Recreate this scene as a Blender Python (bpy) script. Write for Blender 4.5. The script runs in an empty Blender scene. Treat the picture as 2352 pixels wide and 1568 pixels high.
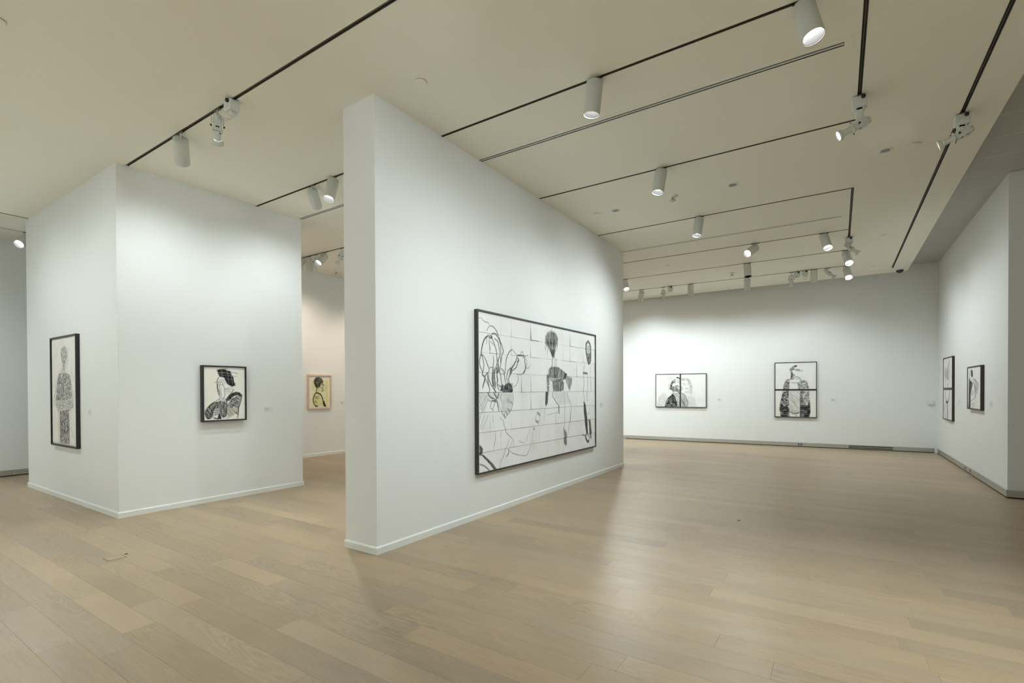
import bpy, bmesh, math, random
import numpy as np
from mathutils import Matrix, Vector

# ------------------------------------------------------------------ camera, world, exposure
SC = bpy.context.scene
COL = SC.collection
CH = 1.55                      # eye height
FPX, CX, CY = 1135.38, 1176.71, 904.80
YAW, PITCH, ROLL = 0.582359, -0.0084554, -0.0036895
def cam_axes():
    f = np.array([math.cos(YAW)*math.cos(PITCH), math.sin(YAW)*math.cos(PITCH), math.sin(PITCH)])
    r = np.array([math.sin(YAW), -math.cos(YAW), 0.0]); u = np.cross(r, f)
    r2 = r*math.cos(ROLL)+u*math.sin(ROLL); u2 = u*math.cos(ROLL)-r*math.sin(ROLL)
    return r2, u2, f
CR, CU, CF = cam_axes()
cd = bpy.data.cameras.new('camera'); cam = bpy.data.objects.new('camera', cd); COL.objects.link(cam)
cam.matrix_world = Matrix(((CR[0], CU[0], -CF[0], 0), (CR[1], CU[1], -CF[1], 0), (CR[2], CU[2], -CF[2], CH), (0, 0, 0, 1)))
cd.sensor_fit = 'HORIZONTAL'; cd.sensor_width = 36; cd.lens = FPX/2352*36
cd.shift_x = (1176-CX)/2352; cd.shift_y = (CY-784)/2352
cd.clip_start = 0.05; cd.clip_end = 100
SC.camera = cam
w = bpy.data.worlds.new('world'); SC.world = w; w.use_nodes = True
w.node_tree.nodes['Background'].inputs[0].default_value = (0.02, 0.02, 0.02, 1)
w.node_tree.nodes['Background'].inputs[1].default_value = 0.0
SC.view_settings.view_transform = 'Standard'; SC.view_settings.look = 'None'
SC.view_settings.gamma = 1.0; SC.view_settings.use_curve_mapping = False
SC.view_settings.exposure = 2.38
SC.cycles.adaptive_threshold = 0.1; SC.cycles.caustics_reflective = False; SC.cycles.caustics_refractive = False   # keeps the full-size render quick
SC.cycles.max_bounces = 6; SC.cycles.diffuse_bounces = 4; SC.cycles.glossy_bounces = 2; SC.cycles.transmission_bounces = 0
LIGHT_GAIN = 1.0
COOL = (0.91, 1.0, 1.03)      # colour of the gallery lamps after the camera's white balance
WARM = (1.0, 0.83, 0.68)       # lamps of the small room behind

def ray(x, y):
    return CR*(x-CX)/FPX - CU*(y-CY)/FPX + CF
def on_z(x, y, z):
    d = ray(x, y); p = d*(z-CH)/d[2]; p[2] += CH; return p
def on_plane(x, y, o, n):
    d = ray(x, y); o = np.array(o, float)-np.array([0, 0, CH]); n = np.array(n, float)
    p = d*(o@n)/(d@n); p[2] += CH; return p
def proj(p):
    v = np.array(p, float)-np.array([0, 0, CH]); z = v@CF
    return CX+FPX*(v@CR)/z, CY-FPX*(v@CU)/z, z

H = 4.33        # main ceiling
H2 = 4.57       # higher panelled ceiling

# ------------------------------------------------------------------ materials
def newmat(name):
    m = bpy.data.materials.new(name); m.use_nodes = True
    nt = m.node_tree; b = nt.nodes['Principled BSDF']
    return m, nt, b
def plain(name, col, rough=0.5, metal=0.0, spec=0.5, bump=0.0, bscale=200, var=0.0, vscale=3.0):
    m, nt, b = newmat(name)
    b.inputs['Base Color'].default_value = (*col, 1); b.inputs['Roughness'].default_value = rough
    b.inputs['Metallic'].default_value = metal; b.inputs['Specular IOR Level'].default_value = spec
    tc = nt.nodes.new('ShaderNodeTexCoord')
    n = nt.nodes.new('ShaderNodeTexNoise'); n.inputs['Scale'].default_value = vscale; n.inputs['Detail'].default_value = 1
    nt.links.new(tc.outputs['Object'], n.inputs['Vector'])
    r = nt.nodes.new('ShaderNodeMapRange'); r.inputs['To Min'].default_value = 1-var; r.inputs['To Max'].default_value = 1+var
    nt.links.new(n.outputs['Fac'], r.inputs['Value'])
    mx = nt.nodes.new('ShaderNodeVectorMath'); mx.operation = 'SCALE'; mx.inputs[0].default_value = col
    nt.links.new(r.outputs['Result'], mx.inputs['Scale']); nt.links.new(mx.outputs[0], b.inputs['Base Color'])
    if bump:
        n2 = nt.nodes.new('ShaderNodeTexNoise'); n2.inputs['Scale'].default_value = bscale
        nt.links.new(tc.outputs['Object'], n2.inputs['Vector'])
        bp = nt.nodes.new('ShaderNodeBump'); bp.inputs['Strength'].default_value = bump; bp.inputs['Distance'].default_value = 0.002
        nt.links.new(n2.outputs['Fac'], bp.inputs['Height']); nt.links.new(bp.outputs[0], b.inputs['Normal'])
    return m
def emit(name, col, s):
    m, nt, b = newmat(name)
    b.inputs['Base Color'].default_value = (0.9, 0.9, 0.9, 1)
    b.inputs['Emission Color'].default_value = (*col, 1); b.inputs['Emission Strength'].default_value = s
    return m

M = {}
M['wall'] = plain('wall_paint', (0.85, 0.87, 0.86), 0.75, spec=0.25, var=0.006)
M['ceiling'] = plain('ceiling_paint', (0.915, 0.90, 0.795), 0.85, spec=0.2, var=0.006)
M['panel'] = plain('grey_ceiling_panel', (0.56, 0.56, 0.545), 0.6, spec=0.3, var=0.02)
M['panelgap'] = plain('panel_joint', (0.74, 0.74, 0.71), 0.6)
M['base'] = plain('white_baseboard', (0.84, 0.87, 0.84), 0.4, var=0.01)
M['alu'] = plain('brushed_baseboard', (0.52, 0.52, 0.48), 0.38, metal=0.55, var=0.04, vscale=9)
M['outlet'] = plain('grey_outlet', (0.36, 0.36, 0.34), 0.5)
M['dark'] = plain('dark_slot', (0.022, 0.02, 0.018), 0.6)
M['rail'] = plain('track_rail', (0.14, 0.125, 0.105), 0.45, metal=0.3)
M['black'] = plain('black_plastic', (0.012, 0.012, 0.012), 0.4)
M['diffuser'] = plain('diffuser_metal', (0.62, 0.63, 0.62), 0.5, var=0.01)
M['lampwhite'] = plain('lamp_white', (0.66, 0.68, 0.64), 0.4, var=0.01)
M['fixture'] = plain('fixture_white', (0.70, 0.74, 0.69), 0.42, var=0.01)
M['wire'] = plain('lamp_wire', (0.62, 0.66, 0.60), 0.5)
M['lens'] = emit('lit_lens', (1, 1, 0.98), 4.0)
M['lenswarm'] = emit('lit_lens_warm', (1, 0.95, 0.86), 2.2)
M['baffle'] = plain('black_baffle', (0.035, 0.035, 0.034), 0.7)
M['lensoff'] = plain('dark_lens', (0.03, 0.03, 0.03), 0.15)
M['frame'] = plain('black_wood_frame', (0.018, 0.017, 0.016), 0.45, var=0.15, vscale=30)
M['frameb'] = plain('charcoal_frame', (0.038, 0.037, 0.036), 0.5, var=0.12, vscale=30)
M['framew'] = plain('walnut_frame', (0.045, 0.026, 0.02), 0.5, var=0.2, vscale=25)
M['maple'] = plain('pale_maple_frame', (0.72, 0.56, 0.43), 0.5, var=0.08, vscale=20)
M['backing'] = plain('backing_board', (0.72, 0.69, 0.58), 0.9)
M['mat'] = plain('cream_mat', (0.80, 0.76, 0.68), 0.9)
M['card'] = plain('label_card', (0.78, 0.79, 0.80), 0.6)
M['ink'] = plain('label_text', (0.5, 0.5, 0.53), 0.8)
M['plastic'] = plain('white_plastic', (0.80, 0.81, 0.80), 0.4)
M['dome'] = plain('smoked_dome', (0.03, 0.03, 0.045), 0.12)
M['grille'] = plain('downlight_reflector', (0.50, 0.55, 0.55), 0.25, metal=0.7)
M['brass'] = plain('dark_floor_plug', (0.09, 0.07, 0.05), 0.5)

def art_mat():
    m, nt, b = newmat('drawing_on_paper')
    a = nt.nodes.new('ShaderNodeVertexColor'); a.layer_name = 'Col'
    nt.links.new(a.outputs['Color'], b.inputs['Base Color'])
    b.inputs['Roughness'].default_value = 0.9; b.inputs['Specular IOR Level'].default_value = 0.15
    return m
M['art'] = art_mat()

def wood_mat():
    m, nt, b = newmat('oak_plank')
    N = nt.nodes.new; L = nt.links.new
    geo = N('ShaderNodeNewGeometry')
    tone = N('ShaderNodeAttribute'); tone.attribute_name = 'tone'
    seed = N('ShaderNodeAttribute'); seed.attribute_name = 'seed'
    hue = N('ShaderNodeAttribute'); hue.attribute_name = 'hue'
    mp = N('ShaderNodeVectorMath'); mp.operation = 'MULTIPLY'; mp.inputs[1].default_value = (1, 1, 0)
    L(geo.outputs['Position'], mp.inputs[0])
    off = N('ShaderNodeCombineXYZ'); L(seed.outputs['Fac'], off.inputs['Z']); L(seed.outputs['Fac'], off.inputs['Y'])
    ad = N('ShaderNodeVectorMath'); ad.operation = 'ADD'; L(mp.outputs[0], ad.inputs[0]); L(off.outputs[0], ad.inputs[1])
    # fine pore grain, long along the plank (world Y)
    s1 = N('ShaderNodeVectorMath'); s1.operation = 'MULTIPLY'; s1.inputs[1].default_value = (95, 4.5, 1); L(ad.outputs[0], s1.inputs[0])
    n1 = N('ShaderNodeTexNoise'); n1.inputs['Scale'].default_value = 1.0; n1.inputs['Detail'].default_value = 3; n1.inputs['Roughness'].default_value = 0.6; L(s1.outputs[0], n1.inputs['Vector'])
    # cathedral figure: warped bands
    s2 = N('ShaderNodeVectorMath'); s2.operation = 'MULTIPLY'; s2.inputs[1].default_value = (7.5, 1.1, 1); L(ad.outputs[0], s2.inputs[0])
    n2 = N('ShaderNodeTexNoise'); n2.inputs['Scale'].default_value = 1.0; n2.inputs['Detail'].default_value = 2; n2.inputs['Distortion'].default_value = 0.6; L(s2.outputs[0], n2.inputs['Vector'])
    mul = N('ShaderNodeMath'); mul.operation = 'MULTIPLY'; mul.inputs[1].default_value = 85; L(n2.outputs['Fac'], mul.inputs[0])
    sn = N('ShaderNodeMath'); sn.operation = 'SINE'; L(mul.outputs[0], sn.inputs[0])
    # where the figure shows
    s3 = N('ShaderNodeVectorMath'); s3.operation = 'MULTIPLY'; s3.inputs[1].default_value = (3.0, 0.9, 1); L(ad.outputs[0], s3.inputs[0])
    n3 = N('ShaderNodeTexNoise'); n3.inputs['Scale'].default_value = 1.0; n3.inputs['Detail'].default_value = 1; L(s3.outputs[0], n3.inputs['Vector'])
    r3 = N('ShaderNodeMapRange'); r3.inputs['From Min'].default_value = 0.47; r3.inputs['From Max'].default_value = 0.65; L(n3.outputs['Fac'], r3.inputs['Value'])
    fg = N('ShaderNodeMath'); fg.operation = 'MULTIPLY'; L(sn.outputs[0], fg.inputs[0]); L(r3.outputs[0], fg.inputs[1])
    fg2 = N('ShaderNodeMath'); fg2.operation = 'MULTIPLY'; fg2.inputs[1].default_value = 0.075; L(fg.outputs[0], fg2.inputs[0])
    r1 = N('ShaderNodeMapRange'); r1.inputs['From Min'].default_value = 0.25; r1.inputs['From Max'].default_value = 0.75; r1.inputs['To Min'].default_value = -0.075; r1.inputs['To Max'].default_value = 0.07; L(n1.outputs['Fac'], r1.inputs['Value'])
    # slow blotches
    s4 = N('ShaderNodeVectorMath'); s4.operation = 'MULTIPLY'; s4.inputs[1].default_value = (5, 1.6, 1); L(ad.outputs[0], s4.inputs[0])
    n4 = N('ShaderNodeTexNoise'); n4.inputs['Scale'].default_value = 1; n4.inputs['Detail'].default_value = 1.5; L(s4.outputs[0], n4.inputs['Vector'])
    r4 = N('ShaderNodeMapRange'); r4.inputs['From Min'].default_value = 0.3; r4.inputs['From Max'].default_value = 0.7; r4.inputs['To Min'].default_value = -0.06; r4.inputs['To Max'].default_value = 0.06; L(n4.outputs['Fac'], r4.inputs['Value'])
    a1 = N('ShaderNodeMath'); L(fg2.outputs[0], a1.inputs[0]); L(r1.outputs[0], a1.inputs[1])
    a2 = N('ShaderNodeMath'); L(a1.outputs[0], a2.inputs[0]); L(r4.outputs[0], a2.inputs[1])
    a3 = N('ShaderNodeMath'); L(a2.outputs[0], a3.inputs[0]); L(tone.outputs['Fac'], a3.inputs[1])
    mixc = N('ShaderNodeMix'); mixc.data_type = 'RGBA'
    mixc.inputs[6].default_value = (0.402, 0.301, 0.186, 1); mixc.inputs[7].default_value = (0.378, 0.294, 0.198, 1)
    L(hue.outputs['Fac'], mixc.inputs[0])
    vm = N('ShaderNodeVectorMath'); vm.operation = 'SCALE'; L(mixc.outputs[2], vm.inputs[0]); L(a3.outputs[0], vm.inputs['Scale'])
    L(vm.outputs[0], b.inputs['Base Color'])
    rr = N('ShaderNodeMapRange'); rr.inputs['To Min'].default_value = 0.30; rr.inputs['To Max'].default_value = 0.44; L(n4.outputs['Fac'], rr.inputs['Value'])
    L(rr.outputs[0], b.inputs['Roughness'])
    b.inputs['Specular IOR Level'].default_value = 0.38
    bp = N('ShaderNodeBump'); bp.inputs['Strength'].default_value = 0.12; bp.inputs['Distance'].default_value = 0.001
    L(n1.outputs['Fac'], bp.inputs['Height']); L(bp.outputs[0], b.inputs['Normal'])
    return m
M['wood'] = wood_mat()
M['subfloor'] = plain('subfloor', (0.10, 0.085, 0.07), 0.9)

# ------------------------------------------------------------------ mesh helpers
class MB:
    def __init__(s): s.v = []; s.f = []; s.sm = []
    def add(s, vs, fs, smooth=False):
        o = len(s.v); s.v += [tuple(map(float, p)) for p in vs]; s.f += [tuple(i+o for i in f) for f in fs]; s.sm += [smooth]*len(fs); return s
    def box(s, x0, x1, y0, y1, z0, z1):
        return s.add([(x0,y0,z0),(x1,y0,z0),(x1,y1,z0),(x0,y1,z0),(x0,y0,z1),(x1,y0,z1),(x1,y1,z1),(x0,y1,z1)],
            [(3,2,1,0),(4,5,6,7),(0,1,5,4),(1,2,6,5),(2,3,7,6),(3,0,4,7)])
    def bbox(s, x0, x1, y0, y1, z0, z1, b=0.006):      # box with chamfered vertical and horizontal edges
        bm = bmesh.new(); bmesh.ops.create_cube(bm, size=1)
        for v in bm.verts: v.co = Vector(((x0+x1)/2+v.co.x*(x1-x0), (y0+y1)/2+v.co.y*(y1-y0), (z0+z1)/2+v.co.z*(z1-z0)))
        bmesh.ops.bevel(bm, geom=list(bm.edges), offset=b, segments=2, affect='EDGES', profile=0.5)
        bm.verts.index_update()
        s.add([v.co for v in bm.verts], [[v.index for v in f.verts] for f in bm.faces]); bm.free(); return s
    def lathe(s, prof, o=(0,0,0), d=(0,0,1), n=24, caps=True):   # prof: (radius, distance along d)
        d = Vector(d).normalized(); t = Vector((1,0,0)) if abs(d.x) < 0.9 else Vector((0,1,0))
        a = d.cross(t).normalized(); b = d.cross(a); o = Vector(o); vs = []; fs = []
        for r, h in prof:
            for k in range(n):
                an = 2*math.pi*k/n; vs.append(o+d*h+(a*math.cos(an)+b*math.sin(an))*r)
        for i in range(len(prof)-1):
            for k in range(n):
                k2 = (k+1) % n; fs.append((i*n+k, i*n+k2, (i+1)*n+k2, (i+1)*n+k))
        s.add(vs, fs, True)
        if caps:
            m = len(prof)
            s.add([vs[k] for k in range(n)], [tuple(range(n))[::-1]]); s.add([vs[(m-1)*n+k] for k in range(n)], [tuple(range(n))])
        return s
    def tube(s, pts, r, n=6):
        pts = [Vector(p) for p in pts]; vs = []; fs = []
        for i, p in enumerate(pts):
            d = (pts[min(i+1, len(pts)-1)]-pts[max(i-1, 0)]).normalized()
            t = Vector((0,0,1)) if abs(d.z) < 0.9 else Vector((1,0,0)); a = d.cross(t).normalized(); b = d.cross(a)
            for k in range(n): an = 2*math.pi*k/n; vs.append(p+(a*math.cos(an)+b*math.sin(an))*r)
        for i in range(len(pts)-1):
            for k in range(n): fs.append((i*n+k, i*n+(k+1) % n, (i+1)*n+(k+1) % n, (i+1)*n+k))
        return s.add(vs, fs, True)
    def mesh(s, name, mat):
        me = bpy.data.meshes.new(name); me.from_pydata(s.v, [], s.f)
        bm = bmesh.new(); bm.from_mesh(me); bmesh.ops.recalc_face_normals(bm, faces=bm.faces); bm.to_mesh(me); bm.free()
        me.polygons.foreach_set('use_smooth', s.sm); me.update()
        if mat: me.materials.append(M[mat] if isinstance(mat, str) else mat)
        return me
    def build(s, name, mat, parent=None, kind=None):
        return link(name, s.mesh(name, mat), parent, kind)
def link(name, me, parent=None, kind=None):
    o = bpy.data.objects.new(name, me); COL.objects.link(o)
    if parent: o.parent = parent
    if kind: o['kind'] = kind
    return o
def empty(name, loc=(0,0,0), rot=None):
    o = bpy.data.objects.new(name, None); COL.objects.link(o); o.empty_display_size = 0.1
    o.location = loc
    if rot is not None: o.rotation_euler = rot
    return o
def tag(o, label, cat, group=None):
    o['label'] = label; o['category'] = cat
    if group: o['group'] = group
    return o
CACHE = {}
def shared(key, name, mat, fn):
    if key not in CACHE: CACHE[key] = fn().mesh(name, mat)
    return CACHE[key]
def spot(parent, co, direction, power, angle, blend=0.7, col=COOL, radius=0.05):
    ld = bpy.data.lights.new('lamp_light', 'SPOT'); ld.energy = power*LIGHT_GAIN; ld.spot_size = math.radians(angle); ld.spot_blend = blend
    ld.color = col; ld.shadow_soft_size = radius
    lo = bpy.data.objects.new('lamp_light', ld); COL.objects.link(lo); lo.parent = parent
    lo.location = co; lo.rotation_euler = Vector(direction).to_track_quat('-Z', 'Y').to_euler()
    return lo
# ------------------------------------------------------------------ walls
random.seed(7)
def wall(name, x0, x1, y0, y1, z1=H, mat='wall'):
    return MB().box(x0, x1, y0, y1, 0, z1).build(name, mat, kind='structure')
wall('wall_center', 3.18, 9.60, 3.63, 4.08)
wall('wall_left', 2.388, 4.872, 7.33, 11.04)
wall('wall_alcove', 4.872, 14.9, 10.29, 10.55)
wall('wall_far_left', -3.0, 14.9, 12.70, 12.9)
wall('wall_behind', -3.2, -3.0, -8.0, 12.9, H2+0.1)
wall('wall_side', -3.2, 9.66, -8.2, -8.0, H2+0.1)
wall('wall_right', 9.655, 15.75, -8.2, -2.0, H2+0.05)
BA = np.array([14.99, 5.593]); BBp = np.array([15.473, -1.953]); BU = (BBp-BA)/np.linalg.norm(BBp-BA); BN = np.array([BU[1], -BU[0]])   # BN points into the room
def back_pt(s, d=0.0, z=0.0):
    p = BA+BU*s+BN*d; return (p[0], p[1], z)
def back_prism(mb, s0, s1, d0, d1, z0, z1):
    q = [back_pt(s0, d0), back_pt(s1, d0), back_pt(s1, d1), back_pt(s0, d1)]
    return mb.add([(p[0], p[1], z0) for p in q]+[(p[0], p[1], z1) for p in q], [(3,2,1,0),(4,5,6,7),(0,1,5,4),(1,2,6,5),(2,3,7,6),(3,0,4,7)])
back_prism(MB(), -7.2, 7.62, -0.25, 0.0, 0, H2+0.05).build('wall_back', 'wall', kind='structure')

# white baseboards of the freestanding walls: board with a small chamfer on top
def ring_base(name, x0, x1, y0, y1, h=0.072, t=0.014, sides='nsew'):
    o = empty(name); o['kind'] = 'structure'
    def prof(p0, p1, n):
        n = Vector(n); p0 = Vector(p0); p1 = Vector(p1); mb = MB(); vs = []
        for p in (p0, p1):
            for dd, z in ((0, 0), (t, 0), (t, h-0.012), (t*0.45, h), (0, h)): vs.append((p.x+n.x*dd, p.y+n.y*dd, z))
        mb.add(vs, [(0,1,6,5),(1,2,7,6),(2,3,8,7),(3,4,9,8),(4,3,2,1,0),(5,6,7,8,9),(0,5,9,4)])
        mb.build('board', 'base', o)
    if 's' in sides: prof((x0-t, y0), (x1+t, y0), (0, -1))
    if 'n' in sides: prof((x0-t, y1), (x1+t, y1), (0, 1))
    if 'w' in sides: prof((x0, y0), (x0, y1), (-1, 0))
    if 'e' in sides: prof((x1, y0), (x1, y1), (1, 0))
    return o
ring_base('baseboard_center', 3.18, 9.60, 3.63, 4.08)
ring_base('baseboard_left', 2.388, 4.872, 7.33, 11.04, sides='swn')
ring_base('baseboard_alcove', 4.872, 14.72, 10.29, 10.55, sides='s')

# metal baseboards of the outer walls: recessed foot coloured dark as its shadow, face plates, grille and outlets
def metal_base(name, segs, pt, length):
    """segs: list of (s0, s1, kind); pt(s, d, z) -> world"""
    o = empty(name); o['kind'] = 'structure'
    def bar(s0, s1, d0, d1, z0, z1, nm, mat, par=o):
        q = [pt(s0, d0, 0), pt(s1, d0, 0), pt(s1, d1, 0), pt(s0, d1, 0)]
        mb = MB().add([(p[0], p[1], z0) for p in q]+[(p[0], p[1], z1) for p in q], [(3,2,1,0),(4,5,6,7),(0,1,5,4),(1,2,6,5),(2,3,7,6),(3,0,4,7)])
        return mb.build(nm, mat, par)
    bar(0, length, 0, 0.006, 0, 0.018, 'shadow_gap', 'dark')
    bar(0, length, 0, 0.014, 0.104, 0.112, 'top_edge', 'alu')
    for s0, s1, k in segs:
        if k == 'plate': bar(s0+0.002, s1-0.002, 0, 0.012, 0.018, 0.104, 'face_plate', 'alu')
        elif k == 'outlet':
            p = bar(s0+0.002, s1-0.002, 0, 0.014, 0.018, 0.104, 'outlet_plate', 'outlet')
            for f in (0.22, 0.62): bar(s0+(s1-s0)*f, s0+(s1-s0)*(f+0.16), 0.014, 0.0155, 0.045, 0.078, 'socket', 'black', p)
        elif k == 'grille':
            bar(s0, s1, 0, 0.002, 0.018, 0.104, 'grille_back', 'dark')
            for z0, z1 in ((0.018, 0.030), (0.052, 0.070), (0.092, 0.104)): bar(s0+0.02, s1-0.02, 0.0, 0.013, z0, z1, 'grille_bar', 'alu')
            for a, b_ in ((s0, s0+0.02), (s1-0.02, s1)): bar(a, b_, 0.0, 0.013, 0.018, 0.104, 'grille_end', 'alu')
    return o
metal_base('baseboard_back', [(-4.7, -1.6, 'plate'), (-1.6, 1.4, 'plate'), (1.4, 4.69, 'plate'), (4.69, 4.83, 'outlet'), (4.83, 5.82, 'plate'), (5.82, 6.77, 'grille'), (6.77, 7.02, 'plate'), (7.02, 7.545, 'plate')],
           lambda s, d, z: back_pt(s, d, z), 7.545)
metal_base('baseboard_right', [(0.02, 3.05, 'plate'), (3.05, 3.20, 'outlet'), (3.20, 3.45, 'plate'), (3.45, 3.58, 'outlet'), (3.58, 5.81, 'plate')],
           lambda s, d, z: (15.46-s, -2.0+d, z), 5.81)
metal_base('baseboard_side', [(0.0, 0.22, 'plate'), (0.22, 3.0, 'plate'), (3.0, 5.9, 'plate')], lambda s, d, z: (9.655-d, -2.0-s, z), 5.9)
metal_base('baseboard_far_left', [(0, 2.4, 'plate'), (2.4, 5.52, 'plate'), (5.52, 6, 'plate'), (6, 8.1, 'plate'), (8.1, 12, 'plate'), (12, 15, 'plate')], lambda s, d, z: (-3.0+s, 12.70-d, z), 15)

# ------------------------------------------------------------------ ceiling with real slots
CXN, CXP, CYN, CYP = -3.2, 14.92, -1.365, 12.9
TW = 0.034
TRACKS = [  # name, x0, x1, y0, y1, label
    (2.5, None, -0.15, 7.33, 'black lighting track running into the wall with the hands-over-face portrait'),
    (4.125, None, -0.15, 7.33, 'dark lighting track beside the long slot diffuser, meeting the end of the hands-over-face wall'),
    (6.25, None, -0.15, 10.0, 'dark lighting track crossing over the middle of the large sheet drawing'),
    (8.335, None, -0.15, 9.9, 'dark lighting track above the far end of the large sheet drawing'),
    (10.46, None, -0.15, 9.9, 'thin lighting track beyond the short slot diffuser'),
    (12.0, None, -0.15, 9.9, 'thin lighting track carrying the lamp that hangs straight down with a dark lens'),
    (13.52, None, -0.15, 9.9, 'thin lighting track closest to the back wall, crowded with lamps and projectors'),
]
slots = []
for x, _, y0, y1, lb in TRACKS: slots.append((x-TW/2, x+TW/2, y0, y1, lb))
slots.append((-2.8, 6.25-TW/2, -0.15-TW*1.0, -0.15, 'black lighting track ending at the projector beside the slot diffuser end'))
slots.append((8.335-TW/2, 13.52+TW/2, -0.15-TW*1.0, -0.15, 'black lighting track closing the loop of tracks by the short slot diffuser'))
slots.append((-2.8, 14.37, -1.045-TW*0.55, -1.045+TW*0.55, 'black lighting track along the ceiling edge beside the grey panels'))
slots.append((-2.8, 2.385, 10.865-TW/2, 10.865+TW/2, 'thin lighting track in front of the far wall behind the standing-figure drawing'))
slots.append((-2.8, 4.6, 11.83, 11.83+0.022, 'narrow black lighting track next to the far wall behind the standing-figure drawing'))
slots.append((-1.2-TW/2, -1.2+TW/2, 0.1, 10.8, 'black lighting track facing the wall behind the viewer'))
slots.append((0.42-TW/2, 0.42+TW/2, 4.0, 10.8, 'black lighting track facing the wall with the standing-figure drawing'))
DIFF = [(4.752, 4.892, -0.10, 7.31, 'long two-slot air diffuser running over the large sheet drawing wall'),
        (9.53, 9.67, -0.10, 9.9, 'shorter two-slot air diffuser over the far end of the gallery')]
holes = [s[:4] for s in slots]+[(a+0.03, b-0.03, c+0.05, d-0.02) for a, b, c, d, _ in DIFF]+[(14.45, 14.456, -1.2, 9.9)]
xs = sorted({CXN, CXP}|{v for h in holes for v in h[:2]}); ys = sorted({CYN, CYP}|{v for h in holes for v in h[2:]})
def in_hole(x, y):
    return any(h[0] < x < h[1] and h[2] < y < h[3] for h in holes)
mb = MB(); vid = {}; vv = []; ff = []
def vi(x, y, z):
    k = (round(x, 5), round(y, 5), z)
    if k not in vid: vid[k] = len(vv); vv.append((x, y, z))
    return vid[k]
solid = {}
for i in range(len(xs)-1):
    for j in range(len(ys)-1): solid[i, j] = not in_hole((xs[i]+xs[i+1])/2, (ys[j]+ys[j+1])/2)
ZT = H+0.2
for (i, j), sd in solid.items():
    x0, x1, y0, y1 = xs[i], xs[i+1], ys[j], ys[j+1]
    if sd: ff.append((vi(x0,y0,H), vi(x0,y1,H), vi(x1,y1,H), vi(x1,y0,H)))
    ff.append((vi(x0,y0,ZT), vi(x1,y0,ZT), vi(x1,y1,ZT), vi(x0,y1,ZT)))
    for (di, dj, p, q) in ((-1,0,(x0,y0),(x0,y1)), (1,0,(x1,y1),(x1,y0)), (0,-1,(x1,y0),(x0,y0)), (0,1,(x0,y1),(x1,y1))):
        if sd and not solid.get((i+di, j+dj), False): ff.append((vi(*p,H), vi(*q,H), vi(*q,ZT), vi(*p,ZT)))
ceil = MB().add(vv, ff).build('ceiling', 'ceiling', kind='structure')

def channel(x0, x1, y0, y1, label):
    t = empty('lighting_track', ((x0+x1)/2, (y0+y1)/2, H)); tag(t, label, 'track', None)
    lx, ly = (x1-x0)/2-0.0004, (y1-y0)/2-0.0004
    along_y = ly > lx
    mb = MB(); e = 0.004
    if along_y:
        mb.box(-lx, -lx+e, -ly, ly, -0.001, 0.05).box(lx-e, lx, -ly, ly, -0.001, 0.05)
    else:
        mb.box(-lx, lx, -ly, -ly+e, -0.001, 0.05).box(-lx, lx, ly-e, ly, -0.001, 0.05)
    mb.build('side_rail', 'rail', t)
    MB().box(-lx+e*along_y, lx-e*along_y, -ly+e*(not along_y), ly-e*(not along_y), 0.018, 0.05).build('channel', 'dark', t)
    if min(lx, ly) > 0.012:
        if along_y: MB().box(-0.003, 0.003, -ly, ly, 0.008, 0.018).build('conductor', 'rail', t)
        else: MB().box(-lx, lx, -0.003, 0.003, 0.008, 0.018).build('conductor', 'rail', t)
    return t
for s in slots: channel(*s)
for x0, x1, y0, y1, label in DIFF:
    t = empty('slot_diffuser', ((x0+x1)/2, (y0+y1)/2, H)); tag(t, label, 'diffuser')
    lx, ly = (x1-x0)/2, (y1-y0)/2
    z0 = -0.0035
    for a, b in ((-lx, -0.029), (-0.010, 0.010), (0.029, lx)): MB().box(a, b, -ly+0.06, ly-0.03, z0, 0.003 if abs(a) < 0.02 else 0.0).build('frame_bar', 'diffuser' if abs(a) < 0.02 else 'ceiling', t)
    for a, b in ((-ly, -ly+0.06), (ly-0.03, ly)): MB().box(-lx, lx, a, b, z0, 0.0).build('frame_end', 'ceiling', t)
    MB().box(-lx+0.031, lx-0.031, -ly+0.052, ly-0.022, 0.003, 0.10).build('slot_shade_plate', 'dark', t)  # dark plate close behind the bars, its colour standing in for shade inside the slots

# higher ceiling of grey panels
g = MB().box(-3.2, 15.95, -8.2, CYN+0.3, H2+0.001, H2+0.1).build('ceiling_grey', 'panelgap', kind='structure')
MB().box(14.7, 15.95, CYN-0.0, 12.9, H2+0.012, H2+0.1).build('ceiling_strip', 'panelgap', kind='structure')
MB().box(CXN, CXP, CYN-0.004, CYN, H-0.0, H2+0.012).build('trim_1', 'ceiling', kind='structure')
MB().box(CXP, CXP+0.004, CYN, 12.9, H-0.0, H2+0.012).build('trim_2', 'ceiling', kind='structure')
x = 8.22-0.65*17
while x < 15.9:
    cuts = [-8.15, -5.1, -1.14]
    for a, b in zip(cuts[:-1], cuts[1:]):
        MB().box(x+0.009, min(x+0.641, 15.9), a+0.004, b-0.004, H2, H2+0.0012).build('panel', 'panel', g)
    x += 0.65

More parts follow.
